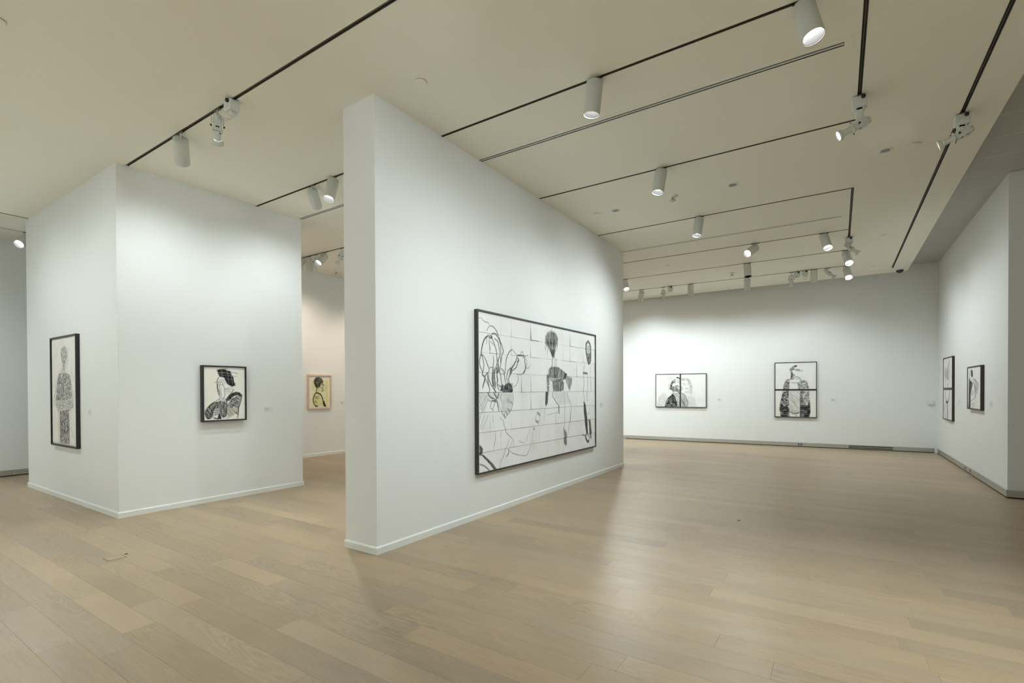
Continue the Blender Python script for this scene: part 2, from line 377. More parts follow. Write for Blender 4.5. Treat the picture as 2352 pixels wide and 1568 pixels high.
# ------------------------------------------------------------------ floor planks
floor = MB().box(-3.2, 15.95, -8.2, 12.9, -0.2, -0.0125).build('floor', 'subfloor', kind='structure')
PW, PX0 = 0.1885, 0.875
FIX = {5: [4.90, 3.055], 1: [3.58], 2: [5.66, 4.75, 3.825], 3: [7.99, 4.245], 6: [3.68], 4: [2.775], 0: [4.88], 14: [6.92, 5.12, 1.405], 8: [7.95, 6.32], 9: [1.02],
       11: [0.30], 12: [0.62], 13: [1.04], 15: [-0.315], 18: [-0.43], 19: [-0.19], 20: [0.20], 22: [-0.98], 23: [-0.61]}
TONE = {(2, 4.75): 1.10, (2, 3.825): 1.15, (5, 3.055): 0.90, (14, 5.12): 1.17, (8, 6.32): 0.90, (3, 4.245): 0.95}
rng = random.Random(31)
rects = [(3.18, 9.60, 3.63, 4.08), (2.388, 4.872, 7.33, 11.04), (9.655, 15.75, -8.2, -2.0)]
def blocked(x, y):
    for x0, x1, y0, y1 in rects:
        t0, t1 = 0.0, 1.0; ok = True
        for d, a, b in ((x, x0, x1), (y, y0, y1)):
            if abs(d) < 1e-9:
                if not a < 0 < b: ok = False
                continue
            u, v = sorted((a/d, b/d)); t0 = max(t0, u); t1 = min(t1, v)
        if ok and t0 < t1 and t0 < 0.999: return True
    return False
planks = []
k0 = int(math.floor((-3.15-PX0)/PW)); k1 = int(math.ceil((15.7-PX0)/PW))
for k in range(k0, k1):
    fx = sorted(FIX.get(k, [rng.uniform(-1, 6)])); ends = list(fx)
    def step(): return rng.choice([1.83, 1.83, 1.83, 2.1, 1.5, 0.92, 1.2])
    y = fx[0]
    while y > -8.1: y -= step(); ends.append(max(y, -8.15))
    y = fx[-1]
    while y < 12.8: y += step(); ends.append(min(y, 12.88))
    ends = sorted(set(ends))
    # break very long runs between fixed ends
    full = [ends[0]]
    for e in ends[1:]:
        while e-full[-1] > 2.4: full.append(full[-1]+1.83 if e-full[-1] > 2.6 else (full[-1]+e)/2)
        full.append(e)
    for a, b in zip(full[:-1], full[1:]):
        if b-a < 0.05: continue
        tone = TONE.get((k, round(a, 3)), None)
        if tone is None: tone = min(1.15, max(0.84, rng.gauss(0.985, 0.05)))
        planks.append((PX0+k*PW, PX0+(k+1)*PW, a, b, tone, rng.random()*40, rng.random()**1.5))
def seen_area(p):
    x0, x1, y0, y1 = p[:4]; ins = 0; n = 0
    for i in range(2):
        for j in range(8):
            X = x0+(x1-x0)*(i+0.5)/2; Y = y0+(y1-y0)*(j+0.5)/8; n += 1
            u, v, z = proj((X, Y, 0))
            if z > 0.2 and 0 <= u <= 2352 and 0 <= v <= 1568 and not blocked(X, Y):
                z2 = z; ins += 1.0/(z2**3)
    return ins/n*(x1-x0)*(y1-y0)
order = sorted(range(len(planks)), key=lambda i: -seen_area(planks[i]))
GAP, BV, TH = 0.0003, 0.0006, 0.0125
def plank_geo(p, mb, tones):
    x0, x1, y0, y1 = p[0]+GAP, p[1]-GAP, p[2]+GAP, p[3]-GAP; b = BV
    mb.add([(x0,y0,-TH),(x1,y0,-TH),(x1,y1,-TH),(x0,y1,-TH),(x0,y0,-b*0.7),(x1,y0,-b*0.7),(x1,y1,-b*0.7),(x0,y1,-b*0.7),(x0+b,y0+b,0),(x1-b,y0+b,0),(x1-b,y1-b,0),(x0+b,y1-b,0)],
        [(8,9,10,11),(4,5,9,8),(5,6,10,9),(6,7,11,10),(7,4,8,11),(0,1,5,4),(1,2,6,5),(2,3,7,6),(3,0,4,7)])
    tones += [p[4:]]*9
def plank_mesh(ps):
    mb = MB(); tn = []
    for p in ps: plank_geo(p, mb, tn)
    me = bpy.data.meshes.new('plank'); me.from_pydata(mb.v, [], mb.f)
    for nm, i in (('tone', 0), ('seed', 1), ('hue', 2)):
        at = me.attributes.new(nm, 'FLOAT', 'FACE'); at.data.foreach_set('value', [t[i] for t in tn])
    me.materials.append(M['wood']); me.update(); return me
for i in order[:300]: link('plank', plank_mesh([planks[i]]), floor)
link('plank_field', plank_mesh([planks[i] for i in order[300:]]), floor, 'stuff')
# ------------------------------------------------------------------ ceiling lamps
def dir_rot(d):
    return Vector(d).normalized().to_track_quat('Z', 'Y').to_euler()
def lamp_body():
    R = 0.074
    return MB().lathe([(0.004, -0.012), (R-0.006, -0.012), (R, -0.006), (R, 0.272), (R-0.003, 0.276), (R-0.005, 0.272), (R-0.005, 0.20)], n=32, caps=False)
def clip_mesh(): return MB().bbox(-0.008, 0.008, -0.008, 0.008, -0.014, -0.0012, 0.002)
def solve_dir(pivot, px, py, R, near):
    o = np.array([0, 0, CH]); d = ray(px, py); d = d/np.linalg.norm(d); c = np.array(pivot)-o
    t = d@c; m2 = c@c-t*t; k = R*R-m2
    t = t+(-1 if near else 1)*math.sqrt(k) if k > 0 else t
    v = o+d*t-np.array(pivot); return v/np.linalg.norm(v)
def track_lamp(x, y, label, lens_px=None, near=False, target=None, power=60, angle=75, aim=None, lit=True, col=COOL, along='y', blend=1.0, group=None, drop=0.04, show_lens='lens'):
    t = empty('track_lamp', (x, y, H)); tag(t, label, 'lamp', group)
    ax, ay = (0.012, 0.055) if along == 'y' else (0.055, 0.012)
    link('adapter', shared('adapter'+along, 'adapter', 'rail', lambda: MB().bbox(-ax, ax, -ay, ay, -0.012, -0.0012, 0.002)), t)
    for s in (-1, 1):
        c = link('clip', shared('clip', 'clip', 'black', clip_mesh), t); c.location = (0, s*0.062, 0) if along == 'y' else (s*0.062, 0, 0)
    for _ in range(4):                       # hang a tilted housing low enough to clear the ceiling
        piv = np.array([x, y, H-drop])
        d = solve_dir(piv, *lens_px, 0.262, near) if lens_px else (np.array(target)-piv)/np.linalg.norm(np.array(target)-piv)
        drop = max(drop, 0.018+0.074*math.hypot(d[0], d[1])+0.012*abs(d[2]))
    link('stem', shared('stem%.3f' % drop, 'stem', 'lampwhite', lambda: MB().lathe([(0.008, -0.010), (0.008, -drop-0.005)], n=12)), t)
    b = link('housing', shared('lampbody', 'housing', 'lampwhite', lamp_body), t); b.location = (0, 0, -drop); b.rotation_euler = dir_rot(d)
    l = link('lens', shared('lens'+(show_lens if lit else 'off'), 'lens', show_lens if lit else 'lensoff', lambda: MB().lathe([(0.066, 0.206), (0.066, 0.210)], n=28)), b)
    link('baffle', shared('baffle', 'baffle', 'baffle', lambda: MB().lathe([(0.0665, 0.268), (0.0665, 0.208)], n=28, caps=False)), b)
    if lit and power > 0:
        p = Vector((0, 0, -drop))+Vector(d)*0.285
        bd = d if aim is None else np.array(aim)-piv       # wall-washing optics throw the beam off the housing's axis
        spot(t, p, bd, power, angle, blend, col)
    return t

def projector(x, y, label, target=None, box_off=None, drop=0.14, arm=False, along='y', lit=False, power=0, angle=26, group=None, cables=True, dirv=None, col=COOL):
    t = empty('framing_projector', (x, y, H)); tag(t, label, 'projector', group)
    piv = np.array([x, y, H-drop])
    d = np.array(dirv, float) if dirv is not None else np.array(target)-piv
    d = Vector(d/np.linalg.norm(d))
    ax, ay = (0.012, 0.05) if along == 'y' else (0.05, 0.012)
    link('adapter', shared('padapter'+along, 'adapter', 'rail', lambda: MB().bbox(-ax, ax, -ay, ay, -0.014, -0.0012, 0.002)), t)
    # power box
    bo = Vector(box_off) if box_off else Vector((0, 0, 0))
    if box_off or arm:
        bx = link('power_box', shared('powerbox', 'power_box', 'fixture', lambda: MB().bbox(-0.05, 0.05, -0.062, 0.062, -0.115, -0.012, 0.014).bbox(-0.034, 0.034, -0.04, 0.04, -0.15, -0.11, 0.012)), t); bx.location = bo
        k = link('plug_knob', shared('plugknob', 'plug_knob', 'black', lambda: MB().lathe([(0.017, 0), (0.019, 0.004), (0.017, 0.02), (0.008, 0.024)], n=14)), bx)
        side = Vector((-1, 0, 0)) if along == 'y' else Vector((-1, 0, 0))
        k.location = Vector((-0.05, -0.03, -0.035)); k.rotation_euler = dir_rot(side)
        a2 = link('adapter', shared('padapter'+along, 'adapter', 'rail', lambda: None), t); a2.location = bo
    if arm:
        link('drop_arm', shared('arm%.2f' % drop, 'drop_arm', 'fixture', lambda: MB().bbox(-0.034, 0.034, -0.03, 0.03, -drop-0.01, -0.10, 0.008)), t)
    else:
        link('stem', shared('pstem%.2f' % drop, 'stem', 'fixture', lambda: MB().lathe([(0.009, -0.01), (0.009, -drop+0.035)], n=12)), t)
    # head frame: Z along the beam
    h = empty('head', (0, 0, -drop), dir_rot(d)); h.parent = t
    # yoke (in head space): U bracket around the lamp house
    link('yoke', shared('yoke', 'yoke', 'fixture', lambda: MB().tube([(-0.052, 0, 0.03), (-0.052, 0, -0.075), (-0.03, 0, -0.088), (0.03, 0, -0.088), (0.052, 0, -0.075), (0.052, 0, 0.03)], 0.0055)), h)
    lh = link('lamp_house', shared('lamphouse', 'lamp_house', 'fixture', lambda: MB().bbox(-0.038, 0.038, -0.036, 0.036, -0.07, 0.05, 0.010).lathe([(0.02, -0.095), (0.032, -0.088), (0.034, -0.068)], n=18)
        .bbox(-0.042, 0.042, -0.040, 0.040, -0.05, -0.043, 0.002).bbox(-0.042, 0.042, -0.040, 0.040, -0.03, -0.023, 0.002)), h)
    link('gate', shared('gate', 'gate', 'fixture', lambda: MB().bbox(-0.046, 0.046, -0.042, 0.042, 0.05, 0.072, 0.005)), h)
    for s in (-1, 1):
        kb = link('knob', shared('knob', 'knob', 'black', lambda: MB().lathe([(0.009, 0), (0.009, 0.014)], n=10)), h); kb.location = (s*0.05, 0, 0.015); kb.rotation_euler = dir_rot((s, 0, 0))
        sh = link('shutter_handle', shared('shutter', 'shutter_handle', 'black', lambda: MB().bbox(-0.007, 0.007, -0.0025, 0.0025, 0, 0.026, 0.001)), h); sh.location = (0.018*s, 0.03*s, 0.061); sh.rotation_euler = dir_rot((0.2*s, s, 0.15))
    link('vent_slot', shared('vent', 'vent_slot', 'black', lambda: MB().box(-0.016, 0.016, -0.0375, -0.0355, 0.0, 0.012).box(-0.016, 0.016, 0.0355, 0.0375, 0.0, 0.012)), h)
    link('barrel', shared('barrel', 'barrel', 'fixture', lambda: MB().lathe([(0.030, 0.07), (0.032, 0.085), (0.029, 0.095), (0.029, 0.15), (0.034, 0.158)], n=22)), h)
    link('front_holder', shared('holder', 'front_holder', 'fixture', lambda: MB().lathe([(0.034, 0.150), (0.052, 0.162), (0.054, 0.190), (0.048, 0.190), (0.040, 0.172)], n=8, caps=False)), h)
    link('lens', shared('plens'+str(lit), 'lens', 'lens' if lit else 'lensoff', lambda: MB().lathe([(0.036, 0.166), (0.036, 0.170)], n=20)), h)
    if cables and (box_off or arm):
        e = Vector((0, 0, -drop))-d*0.088
        p0 = bo+Vector((0.02, 0.02, -0.14))
        for q in (0, 1):
            mid = (p0+e)/2+Vector((0.02+0.03*q, 0.03-0.05*q, -0.07+0.03*q))
            pts = [p0.lerp(mid, i/5)*(1-i/5)+mid.lerp(e, i/5)*(i/5) for i in range(6)]
            MB().tube(pts, 0.0035, 5).build('cable', 'wire', t)
    if lit and power: spot(t, Vector((0, 0, -drop))+d*0.20, d, power, angle, 1.0, col, 0.03)
    return t

def power_box(x, y, label):
    t = empty('track_power_box', (x, y, H)); tag(t, label, 'power box')
    link('adapter', CACHE['padaptery'], t); b = link('case', CACHE['powerbox'], t)
    k = link('plug_knob', CACHE['plugknob'], b); k.location = (-0.05, -0.03, -0.035); k.rotation_euler = dir_rot((-1, 0, 0))
    MB().tube([(0.01, 0.02, -0.145), (0.012, 0.03, -0.19), (0.0, 0.01, -0.225), (-0.012, -0.02, -0.2), (-0.01, -0.03, -0.14)], 0.0035, 5).build('cable', 'wire', t)
X1, X2, X3, X4, X5, X6, X7 = 2.5, 4.125, 6.25, 8.335, 10.46, 12.0, 13.52
W_ = {'centre': 12.5, 'mid': 56, 'spill': 85, 'right': 17, 'spill2': 60, 'back': 19.5, 'left': 14, 'passage': 44, 'warm': 20, 'warm2': 18, 'far': 22, 'leftface': 12, 'room': 46, 'side': 120, 'proj': 5, 'long': 74, 'proj2': 32}
# washing the wall that carries the large sheet drawing
track_lamp(X2, 1.82, 'lit white cylinder lamp beside the long slot diffuser, aimed at the large sheet drawing wall', (1359, 261), True, power=W_['centre'], angle=136, aim=(4.3, 3.63, 0.3))
track_lamp(X3, 1.86, 'lit white cylinder lamp hanging just above the ceiling sprinkler near a round downlight', (1511, 440), True, power=W_['centre'], angle=136, aim=(6.3, 3.63, 0.3))
track_lamp(X4, 1.87, 'lit white cylinder lamp next to the short slot diffuser, aimed towards the large sheet drawing', (1601, 539), True, power=W_['centre'], angle=136, aim=(8.35, 3.63, 0.3))
track_lamp(X5, 1.32, 'lit white cylinder lamp tilted nearly level with its round lens fully showing', (1717, 582), True, power=W_['mid'], angle=80)
# facing the other side
track_lamp(X2, 0.21, 'lit white cylinder lamp hanging beside the end of the long slot diffuser', (1868, 82), True, power=W_['spill'], angle=90)
track_lamp(X5, 0.21, 'lit white cylinder lamp tilted to the side wall, between short slot diffuser and corner projector', (1901, 568), True, power=W_['right'], angle=136, aim=(10.6, -2.0, 0.3))
track_lamp(X6, -0.13, 'lit white cylinder lamp hanging directly under the corner projector', (1950, 603), True, power=W_['right'], angle=136, aim=(12.3, -2.0, 0.3))
track_lamp(X7, -0.16, 'lit white cylinder lamp with a slanted lens at the corner of the last track', (1949, 636), True, power=W_['right'], angle=136, aim=(14.0, -2.0, 0.3))
track_lamp(X6, 4.49, 'lit white cylinder lamp peeping past the edge of the large sheet drawing wall', (1439, 664), True, power=W_['spill2'], angle=90)
track_lamp(X6, 1.68, 'white cylinder lamp hanging straight down showing its dark lens', (1718, 634), True, lit=False)
# washing the back wall
g = 'cylinder lamps washing the back wall'
track_lamp(X7, 4.57, 'white cylinder lamp above the two-panel double portrait, beside the edge of the sheet drawing wall', (1471, 690), False, power=W_['back'], angle=124, group=g, aim=(15.2, 4.57, 0.3))
track_lamp(X7, 3.25, 'white cylinder lamp above the two-panel double portrait, next to a small power box', (1587, 680), False, power=W_['back'], angle=124, group=g, aim=(15.2, 3.25, 0.3))
track_lamp(X7, 1.89, 'white cylinder lamp right below the lamp that hangs with a dark lens', (1716, 666), False, power=W_['back'], angle=124, group=g, aim=(15.2, 1.89, 0.3))
track_lamp(X7, 0.47, 'white cylinder lamp between two projectors above the tall two-panel portrait', (1869, 650), False, power=W_['back'], angle=124, group=g, aim=(15.2, 0.47, 0.3))
# washing the wall of the hands-over-face portrait
track_lamp(X1, 5.9, 'white cylinder lamp hanging close to the wall of the hands-over-face portrait', (419, 372), False, power=W_['left'], angle=136, aim=(2.9, 7.33, 0.3))
track_lamp(X2, 5.95, 'white cylinder lamp hanging straight beside the dazzling lit lamp', (727, 472), False, power=W_['left'], angle=136, aim=(4.1, 7.33, 0.3))
track_lamp(X2, 5.5, 'dazzling lit white lamp facing the room, above the narrow passage', (755, 455), True, power=W_['passage'], angle=95)
# small warm room behind
track_lamp(X3, 9.15, 'white cylinder lamp hanging straight down in the warm passage', (714, 624), False, power=W_['warm'], angle=130, col=WARM, aim=(6.9, 10.29, 0.8))
track_lamp(X3, 8.62, 'tilted white lamp with a thin lit lens in the warm passage', (731, 604), True, power=W_['warm2'], angle=80, col=WARM, show_lens='lenswarm')
# far corner beyond the standing-figure drawing
track_lamp(2.60, 11.84, 'lit lamp peeping out behind the wall of the standing-figure drawing', (44, 560), True, power=W_['far'], angle=130, along='x')
# unseen lamps added on tracks to wash walls and fill the room with bounce
for x, y, tgt, pw, ang, al, cl in [
    (0.42, 9.6, (2.39, 9.6, 0.7), W_['leftface'], 136, 'y', COOL), (0.42, 7.7, (2.39, 7.9, 0.7), W_['leftface'], 136, 'y', COOL),
    (0.42, 5.05, (2.6, 7.33, 0.3), W_['leftface']*0.6, 120, 'y', COOL),
    (2.5, 1.15, (2.9, 3.63, 1.9), W_['centre']*1.15, 130, 'y', COOL), (3.0, -0.167, (4.2, 3.63, 0.2), W_['long']*0.5, 70, 'x', COOL), (10.46, 5.3, (14.9, 4.2, 0.6), W_['long']*1.2, 75, 'y', COOL), (10.46, 6.9, (14.9, 6.5, 0.8), W_['long'], 75, 'y', COOL),
*[(-1.2, yy, (-3.0, yy, 0.3), W_['room'], 136, 'y', COOL) for yy in (0.6, 2.6, 4.6, 6.6, 8.6)], (1.2, -0.167, (1.6, -4.0, 0.5), W_['side'], 120, 'x', COOL),
    (-1.2, 10.865, (-1.0, 12.7, 0.8), W_['far'], 130, 'x', COOL),
    (0.6, 10.865, (0.6, 12.7, 0.8), W_['far'], 130, 'x', COOL),
    (8.335, 8.6, (8.6, 10.29, 0.8), W_['warm'], 110, 'y', WARM), (10.46, 8.6, (10.6, 10.29, 0.8), W_['warm'], 110, 'y', WARM),
    (8.335, 5.9, (8.3, 4.08, 1.9), W_['passage'], 110, 'y', COOL), (6.25, 5.9, (6.2, 4.08, 1.9), W_['passage']*0.6, 110, 'y', COOL), (13.52, 7.4, (14.9, 7.4, 1.9), W_['back'], 110, 'y', COOL)]:
    hid = x > 5 or y > 5.5 and x > 3
    track_lamp(x, y, 'added white cylinder lamp hidden behind the large sheet drawing wall' if hid else 'added white cylinder lamp on a track over the unseen side of the gallery', target=tgt, power=pw, angle=ang, along=al, col=cl,
               group='added lamps behind the sheet drawing wall' if hid else 'added lamps over the unseen side of the gallery')

projector(X1, 5.12, 'white framing projector with power box on the track by the hands-over-face portrait', target=(3.62, 7.33, 1.5), box_off=(0, -0.27, 0), drop=0.15, lit=True, power=W_['proj'], angle=16)
projector(5.77, -0.167, 'white framing projector with a lit lens where two black tracks meet', target=(4.9, 3.6, 2.3), drop=0.27, arm=True, along='x', lit=True, power=W_['proj2']*0.6, angle=75)
projector(6.72, -1.045, 'white framing projector on the track along the ceiling edge by the grey panels', target=(7.4, 3.6, 2.4), drop=0.20, arm=True, along='x', lit=True, power=W_['proj2']*0.9, angle=46)
projector(11.0, -0.167, 'white framing projector at the track corner above a lit cylinder lamp', target=(11.4, -2.0, 2.6), drop=0.19, arm=True, along='x')
projector(X7, 3.97, 'white projector with power box above the two-panel double portrait', target=(15.1, 4.2, 1.0), box_off=(0, -0.19, 0), drop=0.16)
projector(X7, 0.93, 'white projector hanging straight down above the tall two-panel portrait', target=(15.2, 1.1, 1.0), box_off=(0, -0.12, 0), drop=0.16)
projector(X7, 0.2, 'white projector tilted towards the corner on the last track', target=(14.2, -2.0, 2.2), drop=0.10)
power_box(X7, 0.645, 'small white power box with dangling cable between a projector and a lamp')
projector(X3, 8.9, 'white projector with power box between two lamps in the warm passage', target=(6.6, 10.2, 1.2), drop=0.15)
power_box(X3, 9.36, 'small white power box with a black knob in the warm passage')
projector(X3, 8.1, 'white projector at the edge of the warm passage by the sheet drawing wall', target=(6.0, 10.2, 1.2), drop=0.14)

# ------------------------------------------------------------------ small ceiling fittings
def cover_disc(x, y, label, r=0.05):
    t = empty('sprinkler_cover', (x, y, H)); tag(t, label, 'cover plate', 'round cover plates on the ceiling')
    link('plate', shared('cover%.3f' % r, 'plate', 'ceiling', lambda: MB().lathe([(r*0.96, -0.012), (r, -0.009), (r, -0.006)], n=28)), t)
    link('neck', shared('coverneck', 'neck', 'ceiling', lambda: MB().lathe([(0.034, -0.006), (0.034, 0.0)], n=20)), t)
for x, y, lb in [(3.296, 3.144, 'white round ceiling cover beside the near top end of the large sheet drawing wall'),
    (7.247, -0.727, 'white round ceiling cover between the downlight and the ceiling-edge projector'),
    (7.296, 3.189, 'small white round ceiling cover beside the downlight near the sheet drawing wall'),
    (11.224, -0.699, 'small white round ceiling cover between the corner projector and the ceiling-edge track'),
    (13.963, -0.672, 'tiny white round ceiling cover near the black dome camera'),
    (*on_z(-9, 44, H)[:2], 'white round ceiling cover over the floor before the standing-figure drawing'),
    (11.231, 3.206, 'tiny white round ceiling cover between the two thin tracks past the short diffuser')]: cover_disc(x, y, lb, 0.052)
def downlight(x, y, label):
    t = empty('downlight', (x, y, H)); tag(t, label, 'downlight', 'recessed round downlights')
    link('trim_ring', shared('dlring', 'trim_ring', 'plastic', lambda: MB().lathe([(0.050, -0.003), (0.056, -0.009), (0.074, -0.006), (0.078, 0.0)], n=36, caps=False)), t)
    link('reflector', shared('dlref', 'reflector', 'diffuser', lambda: MB().lathe([(0.002, -0.0012), (0.03, -0.0016), (0.057, -0.004)], n=28, caps=False)), t)
    for i, a in enumerate((-0.028, 0.0, 0.028)):
        b = link('louvre', shared('dllouv', 'louvre', 'outlet', lambda: MB().bbox(-0.0035, 0.0035, -0.045, 0.045, -0.0075, -0.002, 0.001)), t); b.location = (a, 0, 0)
downlight(7.292, 1.199, 'round recessed downlight past the ceiling sprinkler, between two lighting tracks')
downlight(7.317, 2.885, 'round recessed downlight close to the sheet drawing wall')
downlight(7.241, -0.461, 'round recessed downlight between the two black tracks by the ceiling edge')
def sensor(x, y, label):
    t = empty('ceiling_sensor', (x, y, H)); tag(t, label, 'sensor', 'small ceiling sensors')
    link('base', shared('sbase', 'base', 'ceiling', lambda: MB().lathe([(0.065, 0.0), (0.062, -0.014), (0.03, -0.02), (0.018, -0.03)], n=28)), t)
    link('neck', shared('sneck', 'neck', 'outlet', lambda: MB().lathe([(0.016, -0.028), (0.016, -0.055)], n=14)), t)
    link('guard', shared('sguard', 'guard', 'diffuser', lambda: MB().lathe([(0.02, -0.052), (0.042, -0.058), (0.044, -0.066), (0.02, -0.072)], n=22)), t)
    link('tip', shared('stip', 'tip', 'plastic', lambda: MB().lathe([(0.014, -0.072), (0.012, -0.086)], n=12)), t)
sensor(7.234, 1.989, 'small ceiling sensor below the lit lamp on the middle track')
sensor(12.777, 2.11, 'small ceiling sensor next to the lamp with a dark lens')
sensor(7.383, 9.75, 'small ceiling sensor over the warm passage near its portrait')
t = empty('dome_camera', (14.6, -1.2, H)); tag(t, 'black dome security camera at the far ceiling corner', 'camera')
link('base', MB().lathe([(0.085, 0.0), (0.085, -0.02), (0.075, -0.026)], n=28).mesh('base', 'plastic'), t)
link('dome', MB().lathe([(0.072, -0.024)]+[(0.072*math.cos(a*math.pi/16), -0.03-0.062*math.sin(a*math.pi/16)) for a in range(8)]+[(0.006, -0.0915)], n=28).mesh('dome', 'dome'), t)

# ------------------------------------------------------------------ wall labels, control box, floor fittings
def wall_label(p, u, n, wd, ht, label, lines=3):
    """p: bottom corner (first along u), u: along the wall, n: out of the wall"""
    u = Vector(u); n = Vector(n); p = Vector(p); z = Vector((0, 0, 1))
    t = empty('wall_label', p); tag(t, label, 'label')
    def slab(a0, a1, z0, z1, d0, d1, nm, mat):
        vs = [u*a+z*b+n*d for d in (d0, d1) for a, b in ((a0, z0), (a1, z0), (a1, z1), (a0, z1))]
        return MB().add(vs, [(0,1,2,3),(7,6,5,4),(0,4,5,1),(1,5,6,2),(2,6,7,3),(3,7,4,0)]).build(nm, mat, t)
    slab(0, wd, 0, ht, 0, 0.004, 'card', 'card')
    for i in range(lines):
        zz = ht*(0.80-0.17*i); slab(wd*0.08, wd*(0.55-0.1*(i % 2)), zz-0.0035, zz+0.0035, 0.0041, 0.0045, 'text_line', 'ink')
wall_label((4.228, 7.33, 1.222), (1, 0, 0), (0, -1, 0), 0.13, 0.078, 'small white text label beside the hands-over-face portrait')
wall_label((2.388, 8.31, 1.233), (0, -1, 0), (-1, 0, 0), 0.10, 0.075, 'small white text label beside the standing-figure drawing')
wall_label((7.89, 10.29, 1.198), (1, 0, 0), (0, -1, 0), 0.12, 0.078, 'small white text label beside the maple-framed portrait')
wall_label((8.43, 3.63, 1.23), (1, 0, 0), (0, -1, 0), 0.13, 0.08, 'small text label beside the large sheet drawing')
bu = (BU[0], BU[1], 0); bn = (BN[0], BN[1], 0)
wall_label(back_pt(2.70, 0, 1.215), bu, bn, 0.13, 0.055, 'small text label beside the two-panel double portrait')
wall_label(back_pt(5.45, 0, 1.215), bu, bn, 0.13, 0.07, 'small text label beside the tall two-panel portrait')
wall_label((13.06, -2.0, 1.23), (-1, 0, 0), (0, 1, 0), 0.12, 0.085, 'small text label beside the tall two-panel body drawing on the side wall')
wall_label((10.63, -2.0, 1.255), (-1, 0, 0), (0, 1, 0), 0.12, 0.085, 'small text label between the leaning-figure drawing and the wall end')
t = empty('control_box', back_pt(7.47, 0, 1.21)); tag(t, 'small white control box in the corner of the back wall', 'control box')
t.rotation_euler = (0, 0, math.atan2(BU[1], BU[0]))
sgn = 1 if (Vector((-BU[1], BU[0], 0)).dot(Vector(bn)) > 0) else -1
MB().bbox(-0.055, 0.055, min(0, sgn*0.035), max(0, sgn*0.035), -0.05, 0.05, 0.006).build('case', 'plastic', t)
MB().bbox(-0.03, 0.03, sgn*0.0345-0.002, sgn*0.0345+0.003, 0.0, 0.03, 0.001).build('display', 'card', t)

t = empty('floor_box', (1.795, 5.625, 0)); tag(t, 'flush floor box lid let into the oak planks', 'floor box')
fme = plank_mesh([(-0.066, 0.066, -0.066, 0.066, 0.99, 3.3, 0.3)]); o = link('lid', fme, t); o.location = (0, 0, 0.0022)
for a, b, c, d in ((-0.071, -0.0655, -0.071, 0.071), (0.0655, 0.071, -0.071, 0.071), (-0.0655, 0.0655, 0.0655, 0.071), (-0.0655, 0.0655, -0.071, -0.0655)):
    MB().box(a, b, c, d, -0.002, 0.0012).build('seam', 'brass', t)
for (px, py), lb in (((290, 1272), 'tiny dark floor plug beside the floor box lid'), ((1697, 1195), 'tiny dark floor plug in the open oak floor before the back wall')):
    p = on_z(px, py, 0); t = empty('floor_plug', (p[0], p[1], 0)); tag(t, lb, 'floor plug')
    MB().lathe([(0.016, -0.001), (0.016, 0.002), (0.010, 0.0035)], n=16).build('cap', 'brass', t)
    MB().lathe([(0.006, 0.0035), (0.005, 0.005)], n=10).build('screw', 'black', t)
